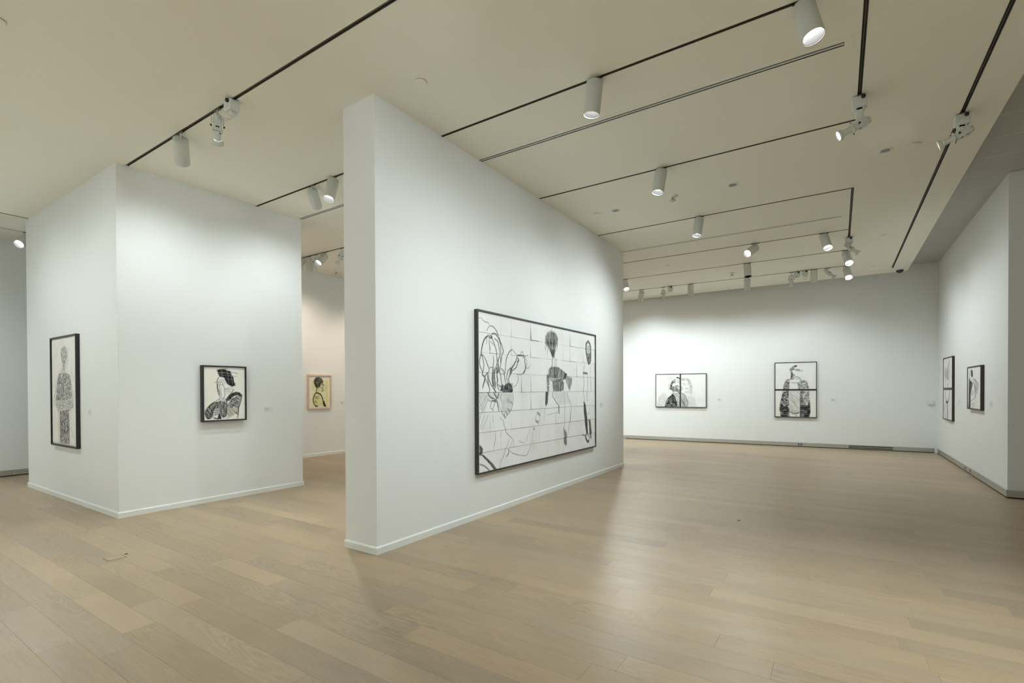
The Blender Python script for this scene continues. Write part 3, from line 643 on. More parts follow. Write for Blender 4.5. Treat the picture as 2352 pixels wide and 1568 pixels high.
# ------------------------------------------------------------------ drawings
class Canvas:
    """ink on paper, rastered over a plane in metres; strokes are given in photograph pixels and carried to the plane"""
    def __init__(s, o, u, n, wd, ht, cell, paper, crop=(0, 0, 1), seed=1):
        s.o = np.array(o, float); s.u = np.array(u, float); s.n = np.array(n, float); s.wd, s.ht, s.c = wd, ht, cell
        s.nx, s.ny = int(round(wd/cell)), int(round(ht/cell)); s.ink = np.zeros((s.ny, s.nx)); s.tint = np.ones((s.ny, s.nx, 3))
        s.paper = np.array(paper); s.crop = crop; s.r = np.random.default_rng(seed)
        s.gx, s.gy = np.meshgrid((np.arange(s.nx)+0.5)*wd/s.nx, (np.arange(s.ny)+0.5)*ht/s.ny)
        p = s.o+s.u*wd/2+np.array([0, 0, ht/2]); s.mpp = ((p-np.array([0, 0, CH]))@CF)/FPX
        s.tex = None
    def uv(s, pts):
        ox, oy, k = s.crop; out = []
        for x, y in pts:
            p = on_plane(ox+x/k, oy+y/k, s.o, s.n)-s.o; out.append((p@s.u, p[2]))
        return np.array(out)
    def noise(s, scx, scy, seed):
        r = np.random.default_rng(seed); gx, gy = s.gx/scx, s.gy/scy
        g = r.random((int(gy.max())+3, int(gx.max())+3)); ix, iy = gx.astype(int), gy.astype(int); fx, fy = gx-ix, gy-iy
        fx = fx*fx*(3-2*fx); fy = fy*fy*(3-2*fy)
        return (g[iy, ix]*(1-fx)+g[iy, ix+1]*fx)*(1-fy)+(g[iy+1, ix]*(1-fx)+g[iy+1, ix+1]*fx)*fy
    def smooth(s, P, n=6):
        if len(P) < 3: return P
        Q = np.vstack([2*P[0]-P[1], P, 2*P[-1]-P[-2]]); out = []
        for i in range(1, len(Q)-2):
            for t in np.linspace(0, 1, n, endpoint=False):
                a, b, c, d = Q[i-1:i+3]; out.append(0.5*((2*b)+(-a+c)*t+(2*a-5*b+4*c-d)*t*t+(-a+3*b-3*c+d)*t**3))
        out.append(Q[-2]); return np.array(out)
    def line(s, pts, w=1.2, dark=0.6, soft=0.6, taper=True):
        P = s.smooth(s.uv(pts)); h = max(w*s.mpp*0.5, 0.4*s.c); f = max(soft*s.mpp, 0.7*s.c); N = len(P)-1
        for i in range(N):
            a, b = P[i], P[i+1]; t = (i+0.5)/N; k = dark*(0.7+0.3*s.r.random())*(1-0.45*abs(2*t-1)**3 if taper else 1); R = h+f
            x0 = int((min(a[0], b[0])-R)/s.c); x1 = int((max(a[0], b[0])+R)/s.c)+2; y0 = int((min(a[1], b[1])-R)/s.c); y1 = int((max(a[1], b[1])+R)/s.c)+2
            x0, y0 = max(x0, 0), max(y0, 0); x1, y1 = min(x1, s.nx), min(y1, s.ny)
            if x0 >= x1 or y0 >= y1: continue
            X = s.gx[y0:y1, x0:x1]-a[0]; Y = s.gy[y0:y1, x0:x1]-a[1]; d = b-a; L = max(d@d, 1e-9)
            q = np.clip((X*d[0]+Y*d[1])/L, 0, 1); D = np.hypot(X-q*d[0], Y-q*d[1])
            v = k*np.clip((h+f-D)/f, 0, 1); A = s.ink[y0:y1, x0:x1]; s.ink[y0:y1, x0:x1] = np.maximum(A, v) if dark > 0 else A*(1+v)
        return s
    def lines(s, w, dark, *ps, soft=0.6):
        for p in ps: s.line(p, w, dark, soft)
        return s
    def mask(s, pts, blur):
        P = s.uv(pts); inside = np.zeros((s.ny, s.nx), bool); n = len(P); D = np.full((s.ny, s.nx), 1e9)
        for i in range(n):
            a, b = P[i], P[(i+1) % n]; d = b-a; L = max(d@d, 1e-9)
            c = ((a[1] > s.gy) != (b[1] > s.gy)) & (s.gx < (b[0]-a[0])*(s.gy-a[1])/((b[1]-a[1]) or 1e-9)+a[0]); inside ^= c
            q = np.clip(((s.gx-a[0])*d[0]+(s.gy-a[1])*d[1])/L, 0, 1); D = np.minimum(D, np.hypot(s.gx-a[0]-q*d[0], s.gy-a[1]-q*d[1]))
        sd = np.where(inside, D, -D); f = max(blur*s.mpp, s.c*0.8)
        return np.clip(sd/f+0.5, 0, 1)
    def fill(s, pts, dark=0.5, blur=1.5, tex='cloud', amt=0.6):
        m = s.mask(pts, blur); k = s.mpp; q = int(s.r.integers(1 << 30))
        if tex == 'cloud': t = s.noise(4*k, 4*k, q)*0.6+s.noise(1.6*k, 1.6*k, q+1)*0.4
        elif tex == 'speckle': t = np.clip((s.noise(1.5*k, 1.5*k, q)*0.6+s.noise(3.0*k, 3.0*k, q+1)*0.4-0.3)*2.4, 0, 1)
        elif tex == 'vert': t = s.noise(1.3*k, 11*k, q)
        elif tex == 'horz': t = s.noise(7*k, 1.4*k, q)
        elif tex == 'diag':
            a = s.gx; s.gx, b = s.gx+s.gy*0.8, s.gy; t = s.noise(1.6*k, 9*k, q); s.gx = a
        elif tex == 'grid': t = np.maximum(s.noise(1.5*k, 9*k, q), s.noise(9*k, 1.5*k, q+1))
        else: t = np.full_like(m, 0.5)
        s.ink = np.maximum(s.ink, m*np.clip(dark*(1-amt+2*amt*t), 0, 0.97)); return s
    def stain(s, pts, col, blur=8):
        m = s.mask(pts, blur)[..., None]; s.tint *= 1-m*(1-np.array(col)); return s
    def wash(s, amount, sc=30, seed=5):      # faint smudging of the paper
        s.ink = np.maximum(s.ink, amount*np.clip((s.noise(sc*s.mpp, sc*s.mpp, seed)-0.5)*2.2, 0, 1)); return s
    def color(s):
        g = (1-s.ink[..., None]*np.array([0.93, 0.927, 0.92]))**1.65; return np.clip(s.paper*s.tint*g, 0, 1)
    def sheet(s, name, parent, u0, u1, v0, v1, depth_fn, mat='art'):
        """mesh of one sheet of paper with the drawing in its vertex colours; local origin at s.o"""
        C = s.color(); i0, i1 = int(round(u0/s.c)), int(round(u1/s.c)); j0, j1 = int(round(v0/s.c)), int(round(v1/s.c))
        nx, ny = max(i1-i0, 2), max(j1-j0, 2); U = np.linspace(u0, u1, nx+1); V = np.linspace(v0, v1, ny+1)
        gu, gv = np.meshgrid(U, V); d = depth_fn(gu, gv)
        co = s.u[None, None]*gu[..., None]+np.array([0, 0, 1.])[None, None]*gv[..., None]+s.n[None, None]*d[..., None]
        ii = np.clip((gu/s.c).astype(int), 0, s.nx-1); jj = np.clip((gv/s.c).astype(int), 0, s.ny-1); cc = C[jj, ii]
        idx = np.arange((nx+1)*(ny+1)).reshape(ny+1, nx+1)
        f = np.stack([idx[:-1, :-1], idx[:-1, 1:], idx[1:, 1:], idx[1:, :-1]], -1).reshape(-1, 4)
        if np.cross(s.u, [0, 0, 1.])@s.n < 0: f = f[:, ::-1]
        me = bpy.data.meshes.new(name); nv, nf = co.shape[0]*co.shape[1], len(f)
        me.vertices.add(nv); me.vertices.foreach_set('co', co.reshape(-1)); me.loops.add(nf*4); me.loops.foreach_set('vertex_index', f.reshape(-1).astype(np.int32))
        me.polygons.add(nf); me.polygons.foreach_set('loop_start', (np.arange(nf)*4).astype(np.int32)); me.polygons.foreach_set('loop_total', np.full(nf, 4, np.int32))
        at = me.color_attributes.new('Col', 'FLOAT_COLOR', 'POINT'); at.data.foreach_set('color', np.concatenate([cc.reshape(-1, 3), np.ones((nv, 1))], 1).reshape(-1))
        me.materials.append(M[mat]); me.update(calc_edges=True)
        return link(name, me, parent)

def framed(name, label, o, u, n, wd, ht, depth, fw, fmat, panels=None, mat_w=0.0, cell=0.006, paper=(0.86, 0.86, 0.84), crop=(0, 0, 1), draw=None, seed=1, cat='artwork', inset=0.012):
    """o: lower corner on the wall (start of u), u along the wall to the viewer's right, n out of the wall"""
    uu, nn, zz = Vector(u), Vector(n), Vector((0, 0, 1))
    t = empty(name, o); tag(t, label, cat)
    panels = panels or [(0, wd, 0, ht)]
    cv = Canvas(np.array(o)+np.array(n)*(depth-inset), u, n, wd, ht, cell, paper, crop, seed)
    if draw: draw(cv)
    def prism(q, d0, d1, nm, mat):
        vs = [uu*a+zz*b+nn*d for d in (d0, d1) for a, b in q]; k = len(q)
        fs = [tuple(range(k)), tuple(range(k, 2*k))[::-1]]+[(i, (i+1) % k, (i+1) % k+k, i+k) for i in range(k)]
        return MB().add(vs, fs).build(nm, mat, t)
    for (a, b, c, d) in panels:
        e = fw
        for q in ([(a, c), (b, c), (b-e, c+e), (a+e, c+e)], [(b, c), (b, d), (b-e, d-e), (b-e, c+e)], [(b, d), (a, d), (a+e, d-e), (b-e, d-e)], [(a, d), (a, c), (a+e, c+e), (a+e, d-e)]):
            prism(q, 0.0, depth, 'frame_rail', fmat)
        prism([(a+e, c+e), (b-e, c+e), (b-e, d-e), (a+e, d-e)], 0.004, depth-inset-0.006, 'backing', 'mat' if mat_w else 'backing')
        m = e+mat_w+0.0015
        if draw and name != 'sheet_drawing':
            ob = cv.sheet('paper', t, a+m, b-m, c+m, d-m, lambda x, y: np.full_like(x, -0.0))
            ob.location = Vector(n)*(depth-inset)
    return t, cv

ALL = (-99, -99)
# --- large drawing on a grid of square sheets
def draw_big(c):
    c6, c7, c8 = (1080, 700, 7.128), (1080, 900, 7.128), (1230, 730, 4.753)
    c.wash(0.05, 40, 3)
    c.crop = c6
    c.lines(1.0, 0.5, [(140,208),(180,215),(215,260),(245,285),(290,295),(325,345)], [(325,345),(290,385),(270,430)], [(690,730),(725,770),(760,820)], [(860,870),(900,860),(935,930),(920,1030),(880,1120),(820,1150),(770,1130)],
        [(770,1130),(790,1180),(780,1260),(750,1320),(710,1340)], [(900,1010),(950,1040),(985,990)], [(820,830),(850,770),(880,820)], [(890,835),(950,830)], [(330,600),(370,640),(400,665)], [(310,560),(315,650),(325,740)], [(275,560),(270,640)],
        [(310,1040),(340,1020),(400,1030)], [(640,1300),(700,1290),(690,1340)], [(560,1150),(520,1130),(490,1150)])
    c.lines(1.5, 0.82, [(325,345),(380,365),(430,430),(470,530),(500,620),(530,700),(540,770),(520,830),(505,930),(495,1010)], [(340,500),(370,470),(420,480),(460,540),(495,640),(500,750),(490,850)],
        [(180,790),(165,860),(155,960),(180,1050),(205,1100)], [(190,810),(210,880),(225,980),(215,1060),(205,1110)], [(225,840),(260,900),(285,980),(310,1040),(300,1110)], [(300,1110),(265,1140),(245,1190)],
        [(280,1110),(290,1200),(300,1290),(315,1370),(310,1440)], [(340,540),(380,600),(400,660),(420,720),(435,830),(440,900),(450,980)], [(460,880),(440,960),(420,1050),(430,1100)],
        [(380,830),(385,930),(370,1030),(365,1120),(360,1220),(370,1320),(375,1350)], [(495,1000),(480,1080),(500,1160),(510,1250),(530,1330)], [(500,1040),(545,1080),(560,1140),(565,1200),(580,1280)],
        [(690,730),(650,760),(615,820),(590,900),(580,1000),(570,1100),(560,1160),(580,1260)], [(800,880),(780,960),(750,1030),(700,1070),(660,1130)], [(680,1040),(630,1060),(610,1120),(600,1200),(620,1290)], [(660,1110),(640,1180),(630,1240),(650,1300)],
        [(450,1300),(490,1330),(510,1370),(480,1400)], [(400,560),(450,600),(470,680),(480,790)], [(300,1130),(310,1220),(340,1300),(380,1360)], [(480,830),(460,930),(470,1010)], [(505,860),(500,960)], [(250,1200),(290,1290),(310,1350)])
    c.lines(2.2, 0.88, [(300,490),(285,520),(245,555),(215,620),(195,700),(180,790)], [(205,1100),(205,1150),(240,1185),(235,1250),(215,1310),(205,1360)], [(310,520),(330,505),(360,530),(345,545),(310,540)], [(400,1040),(395,1130),(405,1230),(410,1330),(400,1370)],
        [(450,970),(470,1060),(440,1140),(450,1230),(440,1300),(465,1390)], [(760,830),(800,830),(850,830),(890,840)], [(770,850),(750,920),(720,980),(680,1040),(660,1110),(650,1170)], [(890,850),(900,930),(910,1010),(895,1080),(860,1130)],
        [(370,1350),(400,1400),(420,1440)], [(430,1020),(450,1080),(430,1110)], [(380,1120),(375,1240),(385,1340)], [(780,860),(800,910),(770,930)], [(190,790),(185,815),(215,825)])
    c.fill([(550,1340),(580,1290),(640,1270),(690,1310),(705,1400),(690,1436),(530,1436)], 0.72, 2, 'grid', 0.45); c.fill([(510,1300),(550,1310),(540,1420),(495,1410)], 0.8, 1.5, 'vert', 0.3)
    c.fill([(430,1010),(490,1010),(490,1110),(420,1110)], 0.45, 2, 'vert', 0.6); c.fill([(650,1020),(700,1030),(670,1150),(645,1160)], 0.5, 2, 'vert', 0.6); c.fill([(360,1060),(410,1050),(405,1330),(365,1340)], 0.4, 2, 'vert', 0.7)
    c.fill([(140,1440),(520,1440),(480,1560),(140,1568)], 0.10, 6, 'diag', 0.8)
    c.crop = c7
    c.lines(2.0, 0.85, [(390,20),(420,70),(440,110)], [(470,20),(460,80),(430,120)], [(400,120),(440,160),(455,230),(465,310)], [(360,150),(420,155)], [(290,10),(310,60),(350,100),(400,120)])
    c.lines(1.1, 0.55, [(410,150),(390,220),(370,270),(380,310)], [(280,130),(330,155),(350,165)], [(700,20),(712,90),(705,160),(690,230),(670,290),(640,340),(600,390),(575,430)], [(510,310),(535,370),(570,420)], [(545,475),(550,530),(575,600),(590,660),(640,720),(690,765)], [(520,20),(500,100),(510,160)], [(350,170),(330,240),(360,290)])
    c.lines(0.9, 0.30, [(490,80),(470,170),(480,260),(510,320)], [(490,420),(520,460),(545,470)], [(280,60),(180,280)], [(250,80),(160,240)], [(300,120),(190,330)], [(240,380),(170,600)], [(300,380),(200,620)], [(180,370),(150,500)], [(370,400),(380,500)],
        [(700,780),(660,880),(620,950)], [(710,780),(715,900)], [(980,620),(930,760),(920,830)], [(800,810),(890,840)], [(1030,600),(1020,760),(1030,840)], [(1100,330),(1070,430)], [(1150,320),(1130,500),(1100,550)], [(200,50),(150,180)], [(510,660),(500,740)])
    c.lines(1.2, 0.42, [(415,660),(415,780),(395,860),(380,940)], [(640,770),(610,870),(570,960),(540,1060),(500,1140),(480,1230)], [(640,950),(700,1000),(800,1030),(870,1040),(930,1030),(960,970),(1000,870)])
    c.fill([(600,110),(645,110),(640,180),(600,185)], 0.42, 3); c.fill([(500,20),(690,20),(700,150),(640,330),(560,400),(500,300)], 0.14, 6, 'cloud', 0.8); c.fill([(140,20),(300,20),(250,330),(150,340)], 0.10, 8, 'diag', 0.9)
    c.lines(2.0, 0.6, [(600,270),(640,300),(650,340)], [(590,330),(610,380)], [(660,160),(695,190)], [(1110,330),(1140,370),(1150,400)], [(1070,450),(1090,490),(1120,480)], [(1100,350),(1130,380)], [(1075,470),(1115,500)], [(1040,590),(1055,620)], [(630,940),(630,1000),(590,1060)], [(555,380),(575,430)])
    c.fill([(150,880),(170,875),(205,930),(200,1030),(160,1045),(150,1030)], 0.75, 2, 'cloud', 0.4); c.fill([(185,1030),(215,1025),(300,1100),(370,1170),(442,1275),(395,1290),(330,1190),(260,1110)], 0.82, 1.2, 'diag', 0.25)
    c.line([(150,1180),(230,1210),(290,1260),(325,1300)], 1.8, 0.75)
    c.crop = c8
    c.fill([(108,210),(130,165),(170,140),(222,165),(247,225),(240,285),(217,350),(203,432),(185,437),(160,365),(133,315),(108,275)], 0.62, 7, 'vert', 0.6); c.fill([(155,340),(218,350),(203,432),(185,437)], 0.75, 2, 'vert', 0.4); c.fill([(120,230),(235,220),(225,320),(150,330)], 0.6, 5, 'vert', 0.6)
    c.lines(0.9, 0.5, [(125,280),(110,360)], [(110,290),(105,340)], [(140,300),(128,390)], [(235,270),(240,330)], [(170,180),(175,118)], [(150,190),(148,140)], [(200,180),(203,140)], [(245,300),(232,360)])
    c.lines(2.0, 0.75, [(183,440),(182,520),(150,560)], [(160,670),(200,690),(270,680),(292,660)]); c.lines(1.0, 0.45, [(215,440),(210,520),(260,540)], [(230,450),(230,520)])
    c.fill([(145,560),(190,530),(260,540),(330,600),(342,650),(295,690),(285,720),(250,690),(200,680),(160,660),(140,620)], 0.58, 2, 'vert', 0.5); c.fill([(185,690),(292,690),(285,802),(193,802)], 0.55, 2, 'grid', 0.5); c.lines(3, 0.8, [(240,700),(250,760),(240,800)], [(195,740),(285,745)])
    c.fill([(124,618),(152,618),(152,700),(147,802),(127,802),(124,700)], 0.62, 2, 'cloud', 0.5); c.fill([(112,808),(142,808),(132,930),(112,965),(107,930)], 0.85, 2, 'vert', 0.25)
    c.fill([(330,615),(352,640),(402,660),(396,720),(370,792),(350,740),(330,680)], 0.45, 4, 'vert', 0.6); c.fill([(290,680),(312,700),(306,792),(288,792)], 0.62, 2, 'vert', 0.4); c.fill([(320,600),(345,610),(335,665),(300,680)], 0.8, 2, 'cloud', 0.3)
    c.lines(1.7, 0.65, [(190,810),(190,860),(230,920),(255,960),(255,1030)]); c.lines(1.1, 0.5, [(345,810),(360,870),(385,930),(390,1010),(380,1100),(365,1200),(345,1300)], [(310,810),(320,900),(320,1000),(320,1140),(310,1220),(310,1280)]); c.line([(256,965),(260,1035)], 4, 0.5, 2)
    c.fill([(195,810),(345,810),(385,930),(250,950)], 0.10, 8); c.fill([(308,1200),(340,1250),(346,1370),(332,1390),(312,1370)], 0.55, 4, 'vert', 0.5); c.line([(330,1310),(335,1380)], 4, 0.7, 2); c.lines(0.8, 0.3, [(105,980),(100,1080),(95,1130)], [(130,1060),(250,1030)])
    c.line([(575,258),(552,290),(552,350),(562,430),(580,495),(600,470),(604,400),(598,300),(578,262)], 5, 0.75, 2, False); c.fill([(560,390),(602,390),(598,480),(580,503),(560,470)], 0.62, 2, 'horz', 0.5); c.fill([(558,300),(595,300),(595,390),(562,390)], 0.25, 2)
    c.lines(1.5, 0.55, [(530,530),(525,600),(530,700),(525,780),(530,860),(545,950)], [(565,600),(570,680),(570,790)], [(600,640),(605,700),(608,800)], [(560,800),(565,910)]); c.line([(523,600),(562,605)], 5, 0.75, 1); c.lines(0.9, 0.35, [(600,500),(605,600)], [(560,1040),(590,1050)], [(595,980),(580,1060)], [(540,500),(530,560)])
    c.fill([(523,900),(548,950),(567,1110),(572,1270),(553,1265),(540,1150),(528,1030)], 0.8, 2, 'vert', 0.25); c.fill([(578,1108),(602,1108),(614,1250),(606,1330),(590,1262)], 0.72, 2, 'vert', 0.4)
    c.lines(5, 0.85, [(550,1275),(550,1310),(570,1350),(585,1335)], soft=1.5); c.lines(2.5, 0.6, [(605,1270),(610,1310)], [(510,1275),(555,1290)], [(560,1270),(592,1300),(580,1330)])
    c.lines(1.3, -0.55, [(270,550),(265,600),(240,650)], [(310,580),(300,640),(290,690)], [(165,655),(215,668),(275,660)], [(215,700),(212,800)], [(262,700),(262,800)], [(122,705),(152,705)], [(122,738),(152,738)], [(556,1010),(566,1100)], [(170,560),(180,640)], [(190,180),(185,330)], [(150,240),(165,330)], [(225,230),(205,350)])
X0b, Zb, Wb, Hb, Db = 4.69, 0.537, 3.445, 1.979, 0.052
t, cv = framed('sheet_drawing', 'large black-framed charcoal drawing of figures on a grid of paper sheets', (X0b, 3.63, Zb), (1, 0, 0), (0, -1, 0), Wb, Hb, Db, 0.018, 'frameb', cell=0.0078, paper=(0.88, 0.885, 0.875), draw=draw_big, inset=0.012)
rs = np.random.default_rng(4); NC, NR = 14, 8; cu = np.linspace(0.019, Wb-0.019, NC+1); cvv = np.linspace(0.019, Hb-0.019, NR+1)
LIFT = {(5, 7): (0.0065, 0.005), (5, 6): (0.003, 0.0015), (1, 6): (0.003, 0.002), (10, 7): (0.004, 0.002), (10, 6): (0.0035, 0.002), (0, 4): (0.005, 0.003), (1, 4): (0.0045, 0), (4, 4): (0.003, 0.003), (5, 4): (0.003, 0.003), (5, 3): (0.004, 0.003), (11, 5): (0.002, 0.0035), (8, 2): (0.0035, 0.0015), (10, 2): (0.0035, 0.002)}
LIFT = {k: (1.5*v[0], 1.5*v[1]) for k, v in LIFT.items()}
for i in range(NC):
    for j in range(NR):
        lb_, ll_ = LIFT.get((i, j), (0.0014+0.003*rs.random()**2+(0.0018 if j < 4 else 0), 0.0005+0.0014*rs.random()**3))
        u0, u1, v0, v1 = cu[i]+0.0006, cu[i+1]-0.0006, cvv[j]-0.004*(j > 0), cvv[j+1]-0.0008
        fn = lambda x, y, u0=u0, u1=u1, v0=v0, v1=v1, a=lb_, b=ll_, e=0.0004*(i+j): -0.004+0*y+a*(1-(y-v0)/(v1-v0))**2.2+b*(1-(x-u0)/(u1-u0))**3*(1-(y-v0)/(v1-v0))
        ob = cv.sheet('paper_sheet', t, u0, u1, v0, v1, fn); ob.location = (0, -(Db-0.012), 0)

# --- hands-over-face portrait
def draw_hands(c):
    c.crop = (440, 820, 9.227)
    Y = (1.0, 0.985, 0.88)
    c.stain([(260,280),(520,300),(500,480),(270,480)], Y, 16); c.stain([(300,480),(540,480),(530,760),(280,900)], (1, 0.985, 0.92), 20); c.stain([(930,350),(1120,300),(1120,700),(950,680)], (1, 0.985, 0.92), 16); c.stain([(280,900),(480,850),(360,1080),(270,1200)], Y, 14); c.stain([(740,1060),(1000,1060),(990,1180),(780,1290)], (0.97, 0.93, 0.82), 10); c.stain([(1080,780),(1130,780),(1130,1000),(1080,1000)], Y, 10)
    c.fill([(540,270),(600,250),(690,250),(740,275),(830,300),(850,370),(890,430),(900,520),(930,590),(860,630),(760,570),(720,500),(690,430),(590,410),(560,350)], 0.92, 2, 'grid', 0.28)
    c.lines(0.8, 0.5, [(850,320),(980,350)], [(880,400),(960,410)], [(900,600),(945,598)], [(520,270),(560,290)], [(900,545),(940,550)], [(700,250),(760,240)])
    c.lines(1.3, 0.72, [(590,415),(550,470),(540,560),(545,660),(560,740),(590,830)], [(900,680),(850,750),(800,800),(750,870),(720,910)], [(560,560),(555,650),(575,720),(600,800)])
    c.lines(1.0, 0.5, [(600,560),(590,680),(600,800)], [(660,560),(690,640),(700,740)], [(480,540),(540,530),(640,530)], [(710,660),(740,680),(800,650)], [(620,640),(620,760),(625,860)], [(640,600),(660,580),(680,610)], [(590,580),(620,570)], [(860,690),(900,680)], [(600,880),(560,900),(500,940)], [(600,830),(590,900),(560,960)], [(690,640),(700,800),(680,880)])
    c.fill([(545,480),(700,450),(730,560),(600,600),(550,600)], 0.14, 4); c.fill([(620,850),(720,860),(740,930),(620,930)], 0.25, 4, 'vert', 0.6); c.fill([(700,650),(850,640),(840,740),(720,800)], 0.16, 4, 'diag', 0.8)
    c.fill([(720,910),(780,830),(860,760),(940,730),(1020,750),(1075,800),(1050,850),(980,800),(900,820),(850,870),(800,920),(740,940)], 0.88, 1.5, 'cloud', 0.25)
    c.fill([(760,1000),(850,880),(980,800),(1075,820),(1050,950),(1000,1080),(900,1050),(800,1050)], 0.5, 2, 'diag', 0.8); c.fill([(760,1060),(1000,1060),(990,1180),(940,1190),(790,1290),(750,1300)], 0.3, 2, 'diag', 0.9)
    c.lines(2.0, 0.82, [(790,1040),(850,1065),(900,1010),(1020,950)], [(820,930),(900,870),(1000,840)], [(1070,800),(1040,950),(1000,1060),(990,1180),(975,1290)], [(900,960),(1000,945)], [(760,1020),(800,1045)], [(940,1170),(980,1210)], [(850,900),(830,960)])
    c.fill([(310,1110),(380,1030),(480,960),(540,940),(560,980),(470,1090),(450,1200),(440,1270),(350,1300),(305,1240)], 0.72, 2, 'diag', 0.5); c.lines(3.2, 0.88, [(300,1130),(300,1220),(350,1300),(430,1270)], [(330,1090),(400,1020),(490,950)], [(560,960),(490,1060),(450,1150),(440,1260)])
    c.fill([(540,960),(620,920),(740,940),(760,1040),(740,1250),(660,1290),(620,1180),(590,1080),(480,1100)], 0.62, 2, 'vert', 0.6); c.fill([(590,1170),(640,1310),(545,1315),(565,1240)], 0.93, 1.2, 'cloud', 0.1); c.fill([(470,1100),(580,1090),(600,1200),(480,1250)], 0.4, 2, 'horz', 0.9)
    c.lines(2.2, 0.8, [(640,1080),(640,1200),(680,1270),(740,1200),(750,1060)], [(590,1010),(600,1100),(630,1250)], [(650,960),(720,990)], [(740,920),(760,1060)], [(480,1290),(560,1310)])
_dh = draw_hands
def draw_hands(c):
    _dh(c); c.lines(1.2, -0.27, [(620,960),(600,1060)], [(700,1000),(690,1150),(700,1230)], [(360,1080),(340,1200)], [(430,1010),(385,1180)], [(880,860),(960,840),(1040,870)], [(820,1000),(900,940),(1020,900)], [(560,320),(700,330),(850,360)], [(580,370),(880,400)], [(640,260),(650,400)], [(760,290),(790,560)], [(830,310),(870,560)], [(740,460),(890,470)], [(400,1060),(360,1240)], [(660,1100),(665,1220)])
framed('hands_portrait', 'black-framed charcoal portrait of a figure covering its face with both hands', (3.32, 7.33, 1.124), (1, 0, 0), (0, -1, 0), 0.602, 0.782, 0.07, 0.018, 'frame', cell=0.0042, paper=(0.88, 0.875, 0.84), draw=draw_hands, inset=0.016)

# --- standing figure
def draw_standing(c):
    c.crop = (100, 740, 4.9); c.wash(0.06, 14, 8)
    c.fill([(180,300),(235,255),(275,300),(280,420),(250,560),(300,590),(335,850),(335,960),(300,1000),(300,1370),(175,1370),(160,1000),(120,900),(135,700),(180,560),(205,480)], 0.10, 6, 'vert', 0.7)
    c.fill([(203,290),(232,263),(257,300),(266,390),(247,430),(242,480),(236,545),(213,545),(218,470),(200,420),(190,350)], 0.30, 2.2, 'speckle', 0.9); c.lines(1.2, 0.45, [(210,290),(235,270),(255,300)], [(215,350),(240,340),(255,360)], [(205,320),(235,310),(250,330)], [(225,470),(230,555)], [(205,400),(225,440)], [(240,390),(255,420)], [(195,360),(200,400)])
    c.fill([(168,580),(230,560),(292,590),(312,700),(322,855),(240,875),(138,875),(150,720)], 0.42, 2, 'speckle', 0.8); c.fill([(138,880),(322,870),(337,950),(300,1000),(240,965),(165,995),(148,950)], 0.26, 2.5, 'speckle', 0.9); c.fill([(183,990),(282,980),(290,1130),(293,1368),(188,1362),(184,1150)], 0.50, 1.5, 'speckle', 0.6)
    c.lines(0.9, 0.4, [(170,585),(140,700),(125,860),(150,960)], [(290,590),(325,760),(338,940)], [(180,990),(172,1200),(180,1350)], [(295,600),(312,640)], [(310,1180),(320,1240)])
framed('standing_drawing', 'tall black-framed drawing of a standing figure in a speckled dress', (2.388, 9.716, 0.768), (0, -1, 0), (-1, 0, 0), 1.089, 1.569, 0.045, 0.022, 'frame', mat_w=0.014, cell=0.0062, paper=(0.85, 0.84, 0.80), draw=draw_standing, inset=0.015)

# --- maple framed portrait in the passage
def draw_maple(c):
    c.crop = (695, 850, 15.676); Y = (0.93, 0.90, 0.52); Y2 = (0.95, 0.93, 0.70)
    c.stain([(230,180),(330,180),(310,1330),(230,1330)], (0.92, 0.94, 0.88), 8)
    c.stain([(845,360),(912,360),(905,1300),(850,1300)], Y, 3); c.stain([(345,420),(400,420),(420,700),(350,690)], (0.88, 0.88, 0.66), 4); c.stain([(360,850),(410,850),(420,1310),(360,1310)], Y, 4)
    c.stain([(510,650),(690,600),(680,850),(640,890),(490,800)], (0.86, 0.86, 0.68), 3); c.stain([(430,900),(540,830),(670,900),(740,1080),(760,1310),(550,1310),(430,1220),(395,1080)], (0.86, 0.86, 0.66), 3); c.stain([(640,480),(740,490),(740,700),(650,640)], (0.88, 0.88, 0.72), 3); c.stain([(330,300),(960,300),(960,1310),(330,1310)], Y2, 12)
    c.fill([(405,380),(470,290),(570,262),(680,310),(742,400),(735,480),(660,500),(640,590),(560,640),(500,635),(450,560),(412,470)], 0.75, 2, 'cloud', 0.35); c.line([(405,400),(470,295),(570,265),(680,310),(740,400)], 2, 0.9, 0.8); c.fill([(410,400),(470,430),(540,480),(560,640),(500,635),(450,560)], 0.9, 2, 'cloud', 0.2); c.fill([(560,400),(700,410),(690,480),(640,520),(580,560)], 0.86, 2)
    c.lines(1.3, 0.6, [(730,490),(742,560),(740,620),(720,740)], [(690,520),(780,520)], [(700,620),(740,700),(720,750)], [(690,740),(740,745)], [(440,1170),(470,1100),(520,1200)]); c.lines(0.9, 0.35, [(740,490),(830,580),(840,680),(770,750)], [(650,600),(690,650)]); c.line([(512,650),(490,800)], 2.2, 0.5, 1.5); c.fill([(510,640),(560,640),(540,720),(505,760)], 0.4, 3); c.fill([(440,920),(600,930),(580,1030),(450,1030)], 0.28, 4)
    c.line([(430,890),(470,830),(540,812),(620,850),(670,890),(720,1000),(740,1080),(790,1180),(840,1300)], 2.2, 0.92, 0.6, False); c.line([(430,890),(395,1000),(390,1120),(430,1230),(480,1300)], 2.0, 0.85, 0.6, False)
    c.fill([(435,1255),(552,1265),(548,1312),(470,1312)], 0.92, 1, 'cloud', 0.1); c.fill([(732,1065),(792,1120),(852,1302),(768,1302),(733,1180)], 0.92, 1, 'cloud', 0.1)
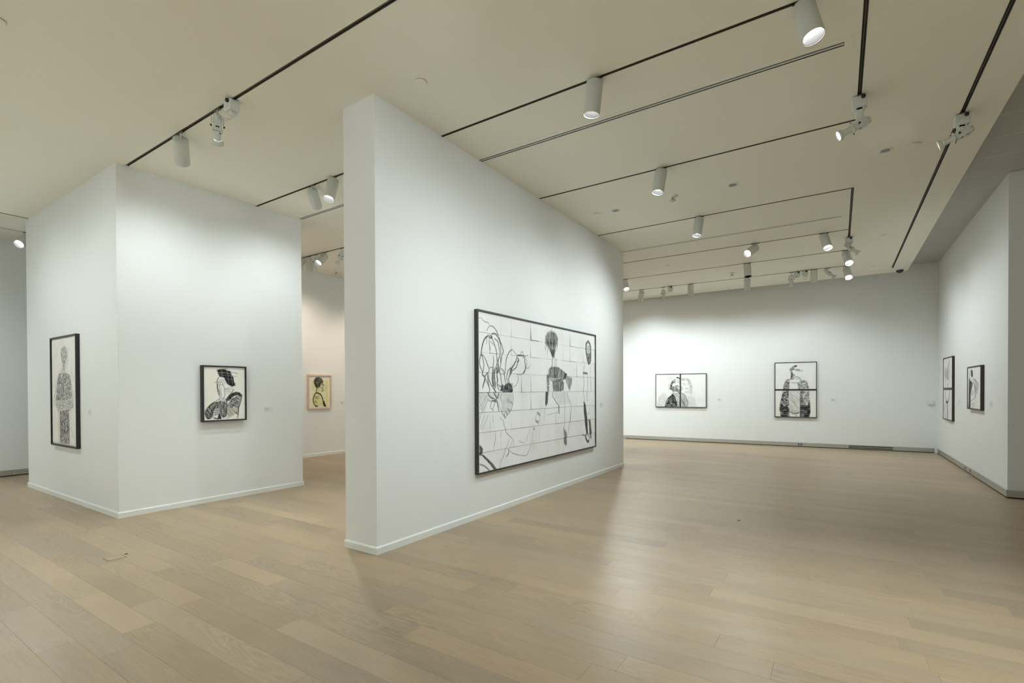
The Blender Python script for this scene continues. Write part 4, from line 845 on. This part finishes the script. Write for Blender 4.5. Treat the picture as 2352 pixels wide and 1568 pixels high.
framed('maple_portrait', 'small pale maple-framed portrait of a figure seen from behind in the warm passage', (6.966, 10.29, 1.118), (1, 0, 0), (0, -1, 0), 0.638, 0.812, 0.04, 0.036, 'maple', cell=0.006, paper=(0.86, 0.87, 0.82), draw=draw_maple, inset=0.02)

# --- back wall, double portrait
def draw_double(c):
    c.crop = (1490, 840, 14.253); c.wash(0.05, 16, 2)
    c.fill([(255,1330),(330,1000),(480,880),(560,900),(640,1010),(540,1330)], 0.16, 5, 'cloud', 0.6); c.fill([(1240,950),(1400,980),(1500,1060),(1600,1330),(1270,1330)], 0.13, 5, 'cloud', 0.6); c.fill([(1060,400),(1220,380),(1340,450),(1420,620),(1430,920),(1330,900),(1340,620),(1240,470),(1080,480)], 0.24, 4, 'cloud', 0.7); c.fill([(580,330),(900,310),(760,480),(600,440)], 0.10, 5)
    c.lines(2.5, 0.22, [(1120,580),(1180,590)], [(1290,580),(1330,600)], [(1210,740),(1280,740)], [(1200,860),(1300,850)], soft=1.5)
    c.fill([(885,385),(935,348),(1035,395),(1030,435),(935,402)], 0.85, 1.2, 'cloud', 0.3); c.fill([(880,420),(820,440),(760,500),(715,580),(705,680),(685,740),(740,785),(785,760),(762,640),(795,560),(855,530),(850,470)], 0.66, 1.8, 'speckle', 0.5); c.lines(1.2, 0.4, [(700,590),(660,640),(680,700)], [(720,700),(670,730),(700,780)])
    c.fill([(795,500),(870,505),(865,565),(800,565)], 0.55, 1.6); c.fill([(930,520),(1010,540),(1010,570),(940,550)], 0.5, 1.2); c.line([(865,665),(920,645),(985,685)], 1.6, 0.75); c.line([(880,690),(930,705)], 1.6, 0.6); c.fill([(770,640),(860,690),(1000,760),(1035,860),(985,905),(900,830),(800,850),(760,800)], 0.55, 2.2, 'cloud', 0.5); c.fill([(850,430),(1020,440),(1020,520),(850,520)], 0.15, 2)
    c.fill([(770,860),(1010,900),(1030,1080),(960,1100),(880,1040)], 0.28, 2, 'diag', 0.8); c.fill([(960,880),(1035,870),(1035,920),(990,930)], 0.6, 1.5)
    c.fill([(738,960),(778,898),(850,980),(885,1070),(925,1200),(925,1332),(523,1332),(560,1180),(620,1060),(690,990)], 0.80, 1.2, 'speckle', 0.35); c.fill([(750,930),(785,900),(860,1000),(900,1100),(870,1080),(800,990)], 0.85, 1, 'none'); c.fill([(920,1060),(1030,1100),(1030,1332),(925,1332)], 0.35, 1.5, 'vert', 0.8)
    c.line([(1060,880),(1160,930),(1230,1060),(1280,1200),(1262,1320)], 1.5, 0.6); c.fill([(1060,890),(1160,940),(1240,1080),(1275,1200),(1255,1330),(1060,1330)], 0.34, 1.5, 'diag', 0.8); c.line([(1070,1120),(1140,1200),(1190,1320)], 3.2, 0.65, 1.2); c.line([(1060,690),(1090,720),(1075,800)], 2, 0.4)
t, cv = framed('double_portrait', 'wide two-panel framed drawing of a doubled portrait on the back wall', back_pt(0.945, 0, 1.014), bu, bn, 1.46, 1.0, 0.05, 0.015, 'frame', panels=[(0, 0.7285, 0, 1.0), (0.7315, 1.46, 0, 1.0)], cell=0.0075, paper=(0.885, 0.89, 0.86), draw=draw_double, inset=0.01)
# --- back wall, tall portrait
def draw_tall(c):
    c.crop = (1770, 820, 10.45); c.wash(0.04, 18, 2)
    c.stain([(110,1000),(1090,1000),(1090,1440),(110,1440)], (0.985, 0.985, 0.94), 20)
    c.fill([(545,215),(600,183),(645,208),(600,232),(560,240)], 0.9, 1.4, 'cloud', 0.2); c.line([(555,220),(505,285),(493,320)], 3, 0.55, 1.5); c.line([(487,290),(545,282)], 3.5, 0.6, 1.5); c.line([(610,300),(675,305)], 3, 0.55, 1.5); c.line([(700,318),(750,320)], 2, 0.3, 1.5); c.line([(500,340),(512,420),(498,525)], 2.6, 0.8, 1); c.line([(508,408),(560,425)], 2.6, 0.7, 1); c.fill([(510,430),(600,460),(540,540),(500,530)], 0.35, 2)
    c.line([(560,470),(640,468),(695,505),(712,560),(690,600)], 1.6, 0.45); c.line([(490,522),(400,545),(340,640),(310,720)], 1.8, 0.6); c.line([(500,608),(640,612),(700,600)], 1.4, 0.45); c.line([(610,510),(640,520)], 2, 0.4)
    c.fill([(380,540),(465,530),(452,700),(440,900),(455,1200),(462,1440),(240,1440),(230,1300),(203,1280),(230,1100),(300,800),(330,640)], 0.60, 2.2, 'speckle', 0.6); c.fill([(360,560),(450,600),(430,1440),(360,1300),(370,900)], 0.5, 3, 'speckle', 0.6); c.fill([(212,1190),(400,1160),(455,1250),(410,1440),(250,1430),(233,1300)], 0.85, 2, 'horz', 0.45)
    c.fill([(705,540),(870,570),(915,720),(925,900),(955,1200),(945,1310),(920,1440),(700,1440),(690,1000),(722,760)], 0.42, 2.5, 'speckle', 0.7); c.fill([(700,1140),(930,1150),(955,1300),(925,1440),(700,1440)], 0.85, 2, 'horz', 0.45); c.fill([(700,780),(768,780),(775,1150),(700,1150)], 0.58, 2.5, 'horz', 0.6); c.fill([(640,620),(705,620),(725,775),(665,765)], 0.45, 2, 'diag', 0.6); c.fill([(890,1080),(945,1090),(950,1300),(910,1290)], 0.75, 2, 'diag', 0.4)
    c.fill([(455,800),(700,800),(700,1340),(455,1340)], 0.17, 4, 'diag', 0.95); c.line([(480,1300),(540,1345),(620,1342),(695,1318)], 2.6, 0.65, 1.2); c.line([(500,1260),(560,1290),(640,1280)], 1.6, 0.35, 1.2); c.line([(600,1400),(620,1390)], 2, 0.4)
t, cv = framed('tall_portrait', 'tall two-panel framed drawing of a figure in a patterned cardigan', back_pt(4.157, 0, 0.787), bu, bn, 0.982, 1.48, 0.05, 0.015, 'frame', panels=[(0, 0.982, 0, 0.7385), (0, 0.982, 0.7415, 1.48)], cell=0.0075, paper=(0.885, 0.885, 0.87), draw=draw_tall, inset=0.01)
# --- side wall
def draw_body(c):
    c.crop = (2150, 800, 8.714); c.wash(0.06, 12, 2)
    c.line([(270,240),(240,360),(225,450)], 4, 0.35, 3); c.line([(190,390),(170,480),(180,570),(190,720)], 5, 0.25, 4); c.line([(225,450),(220,540),(225,620)], 4, 0.6, 4); c.line([(230,700),(240,750)], 2.5, 0.5, 1.5); c.line([(270,300),(265,500),(265,700)], 3, 0.25, 3); c.fill([(170,390),(260,400),(250,640),(180,600)], 0.22, 5)
    c.line([(190,830),(185,950),(200,1040)], 3, 0.45, 2); c.line([(270,820),(265,950),(245,1060)], 3, 0.5, 2); c.line([(200,1050),(220,1085),(245,1060)], 4, 0.85, 2); c.line([(220,1090),(230,1250),(235,1430)], 4, 0.75, 4); c.line([(190,1100),(175,1250),(200,1420)], 5, 0.25, 4)
framed('body_drawing', 'two-panel dark-framed drawing of a headless body on the side wall', (14.50, -2.0, 0.868), (-1, 0, 0), (0, 1, 0), 1.055, 1.348, 0.042, 0.02, 'framew', panels=[(0, 1.055, 0, 0.6725), (0, 1.055, 0.6755, 1.348)], cell=0.0085, paper=(0.86, 0.865, 0.85), draw=draw_body, inset=0.008)
def draw_lean(c):
    c.crop = (2150, 800, 8.714); c.wash(0.05, 12, 4)
    c.fill([(690,440),(712,415),(737,450),(737,550),(715,580),(695,530)], 0.72, 2, 'vert', 0.3); c.line([(670,420),(660,520),(690,640),(720,660)], 4, 0.3, 3)
    c.fill([(655,580),(680,640),(732,680),(722,760),(700,850),(690,950),(690,1200),(702,1228),(643,1212),(650,1000)], 0.78, 1.6, 'vert', 0.25); c.line([(740,600),(800,650),(845,740),(800,820)], 2.2, 0.45, 2); c.line([(750,680),(780,780),(800,830)], 3.5, 0.55, 2); c.line([(775,840),(798,825),(775,1000)], 4, 0.5, 3); c.line([(845,740),(830,850),(790,950)], 2.5, 0.25, 2); c.fill([(745,620),(840,700),(830,860),(790,900),(770,760)], 0.2, 4)
    c.lines(2, 0.25, [(700,940),(740,900),(770,860)], [(700,1060),(750,1010)], [(700,1130),(770,1090)], [(705,880),(740,840)], [(720,1180),(760,1150)], soft=2)
framed('leaning_drawing', 'dark-framed drawing of a draped figure with one arm on the hip', (12.0, -2.0, 1.18), (-1, 0, 0), (0, 1, 0), 1.01, 0.752, 0.047, 0.02, 'framew', cell=0.0075, paper=(0.86, 0.865, 0.85), draw=draw_lean, inset=0.008)
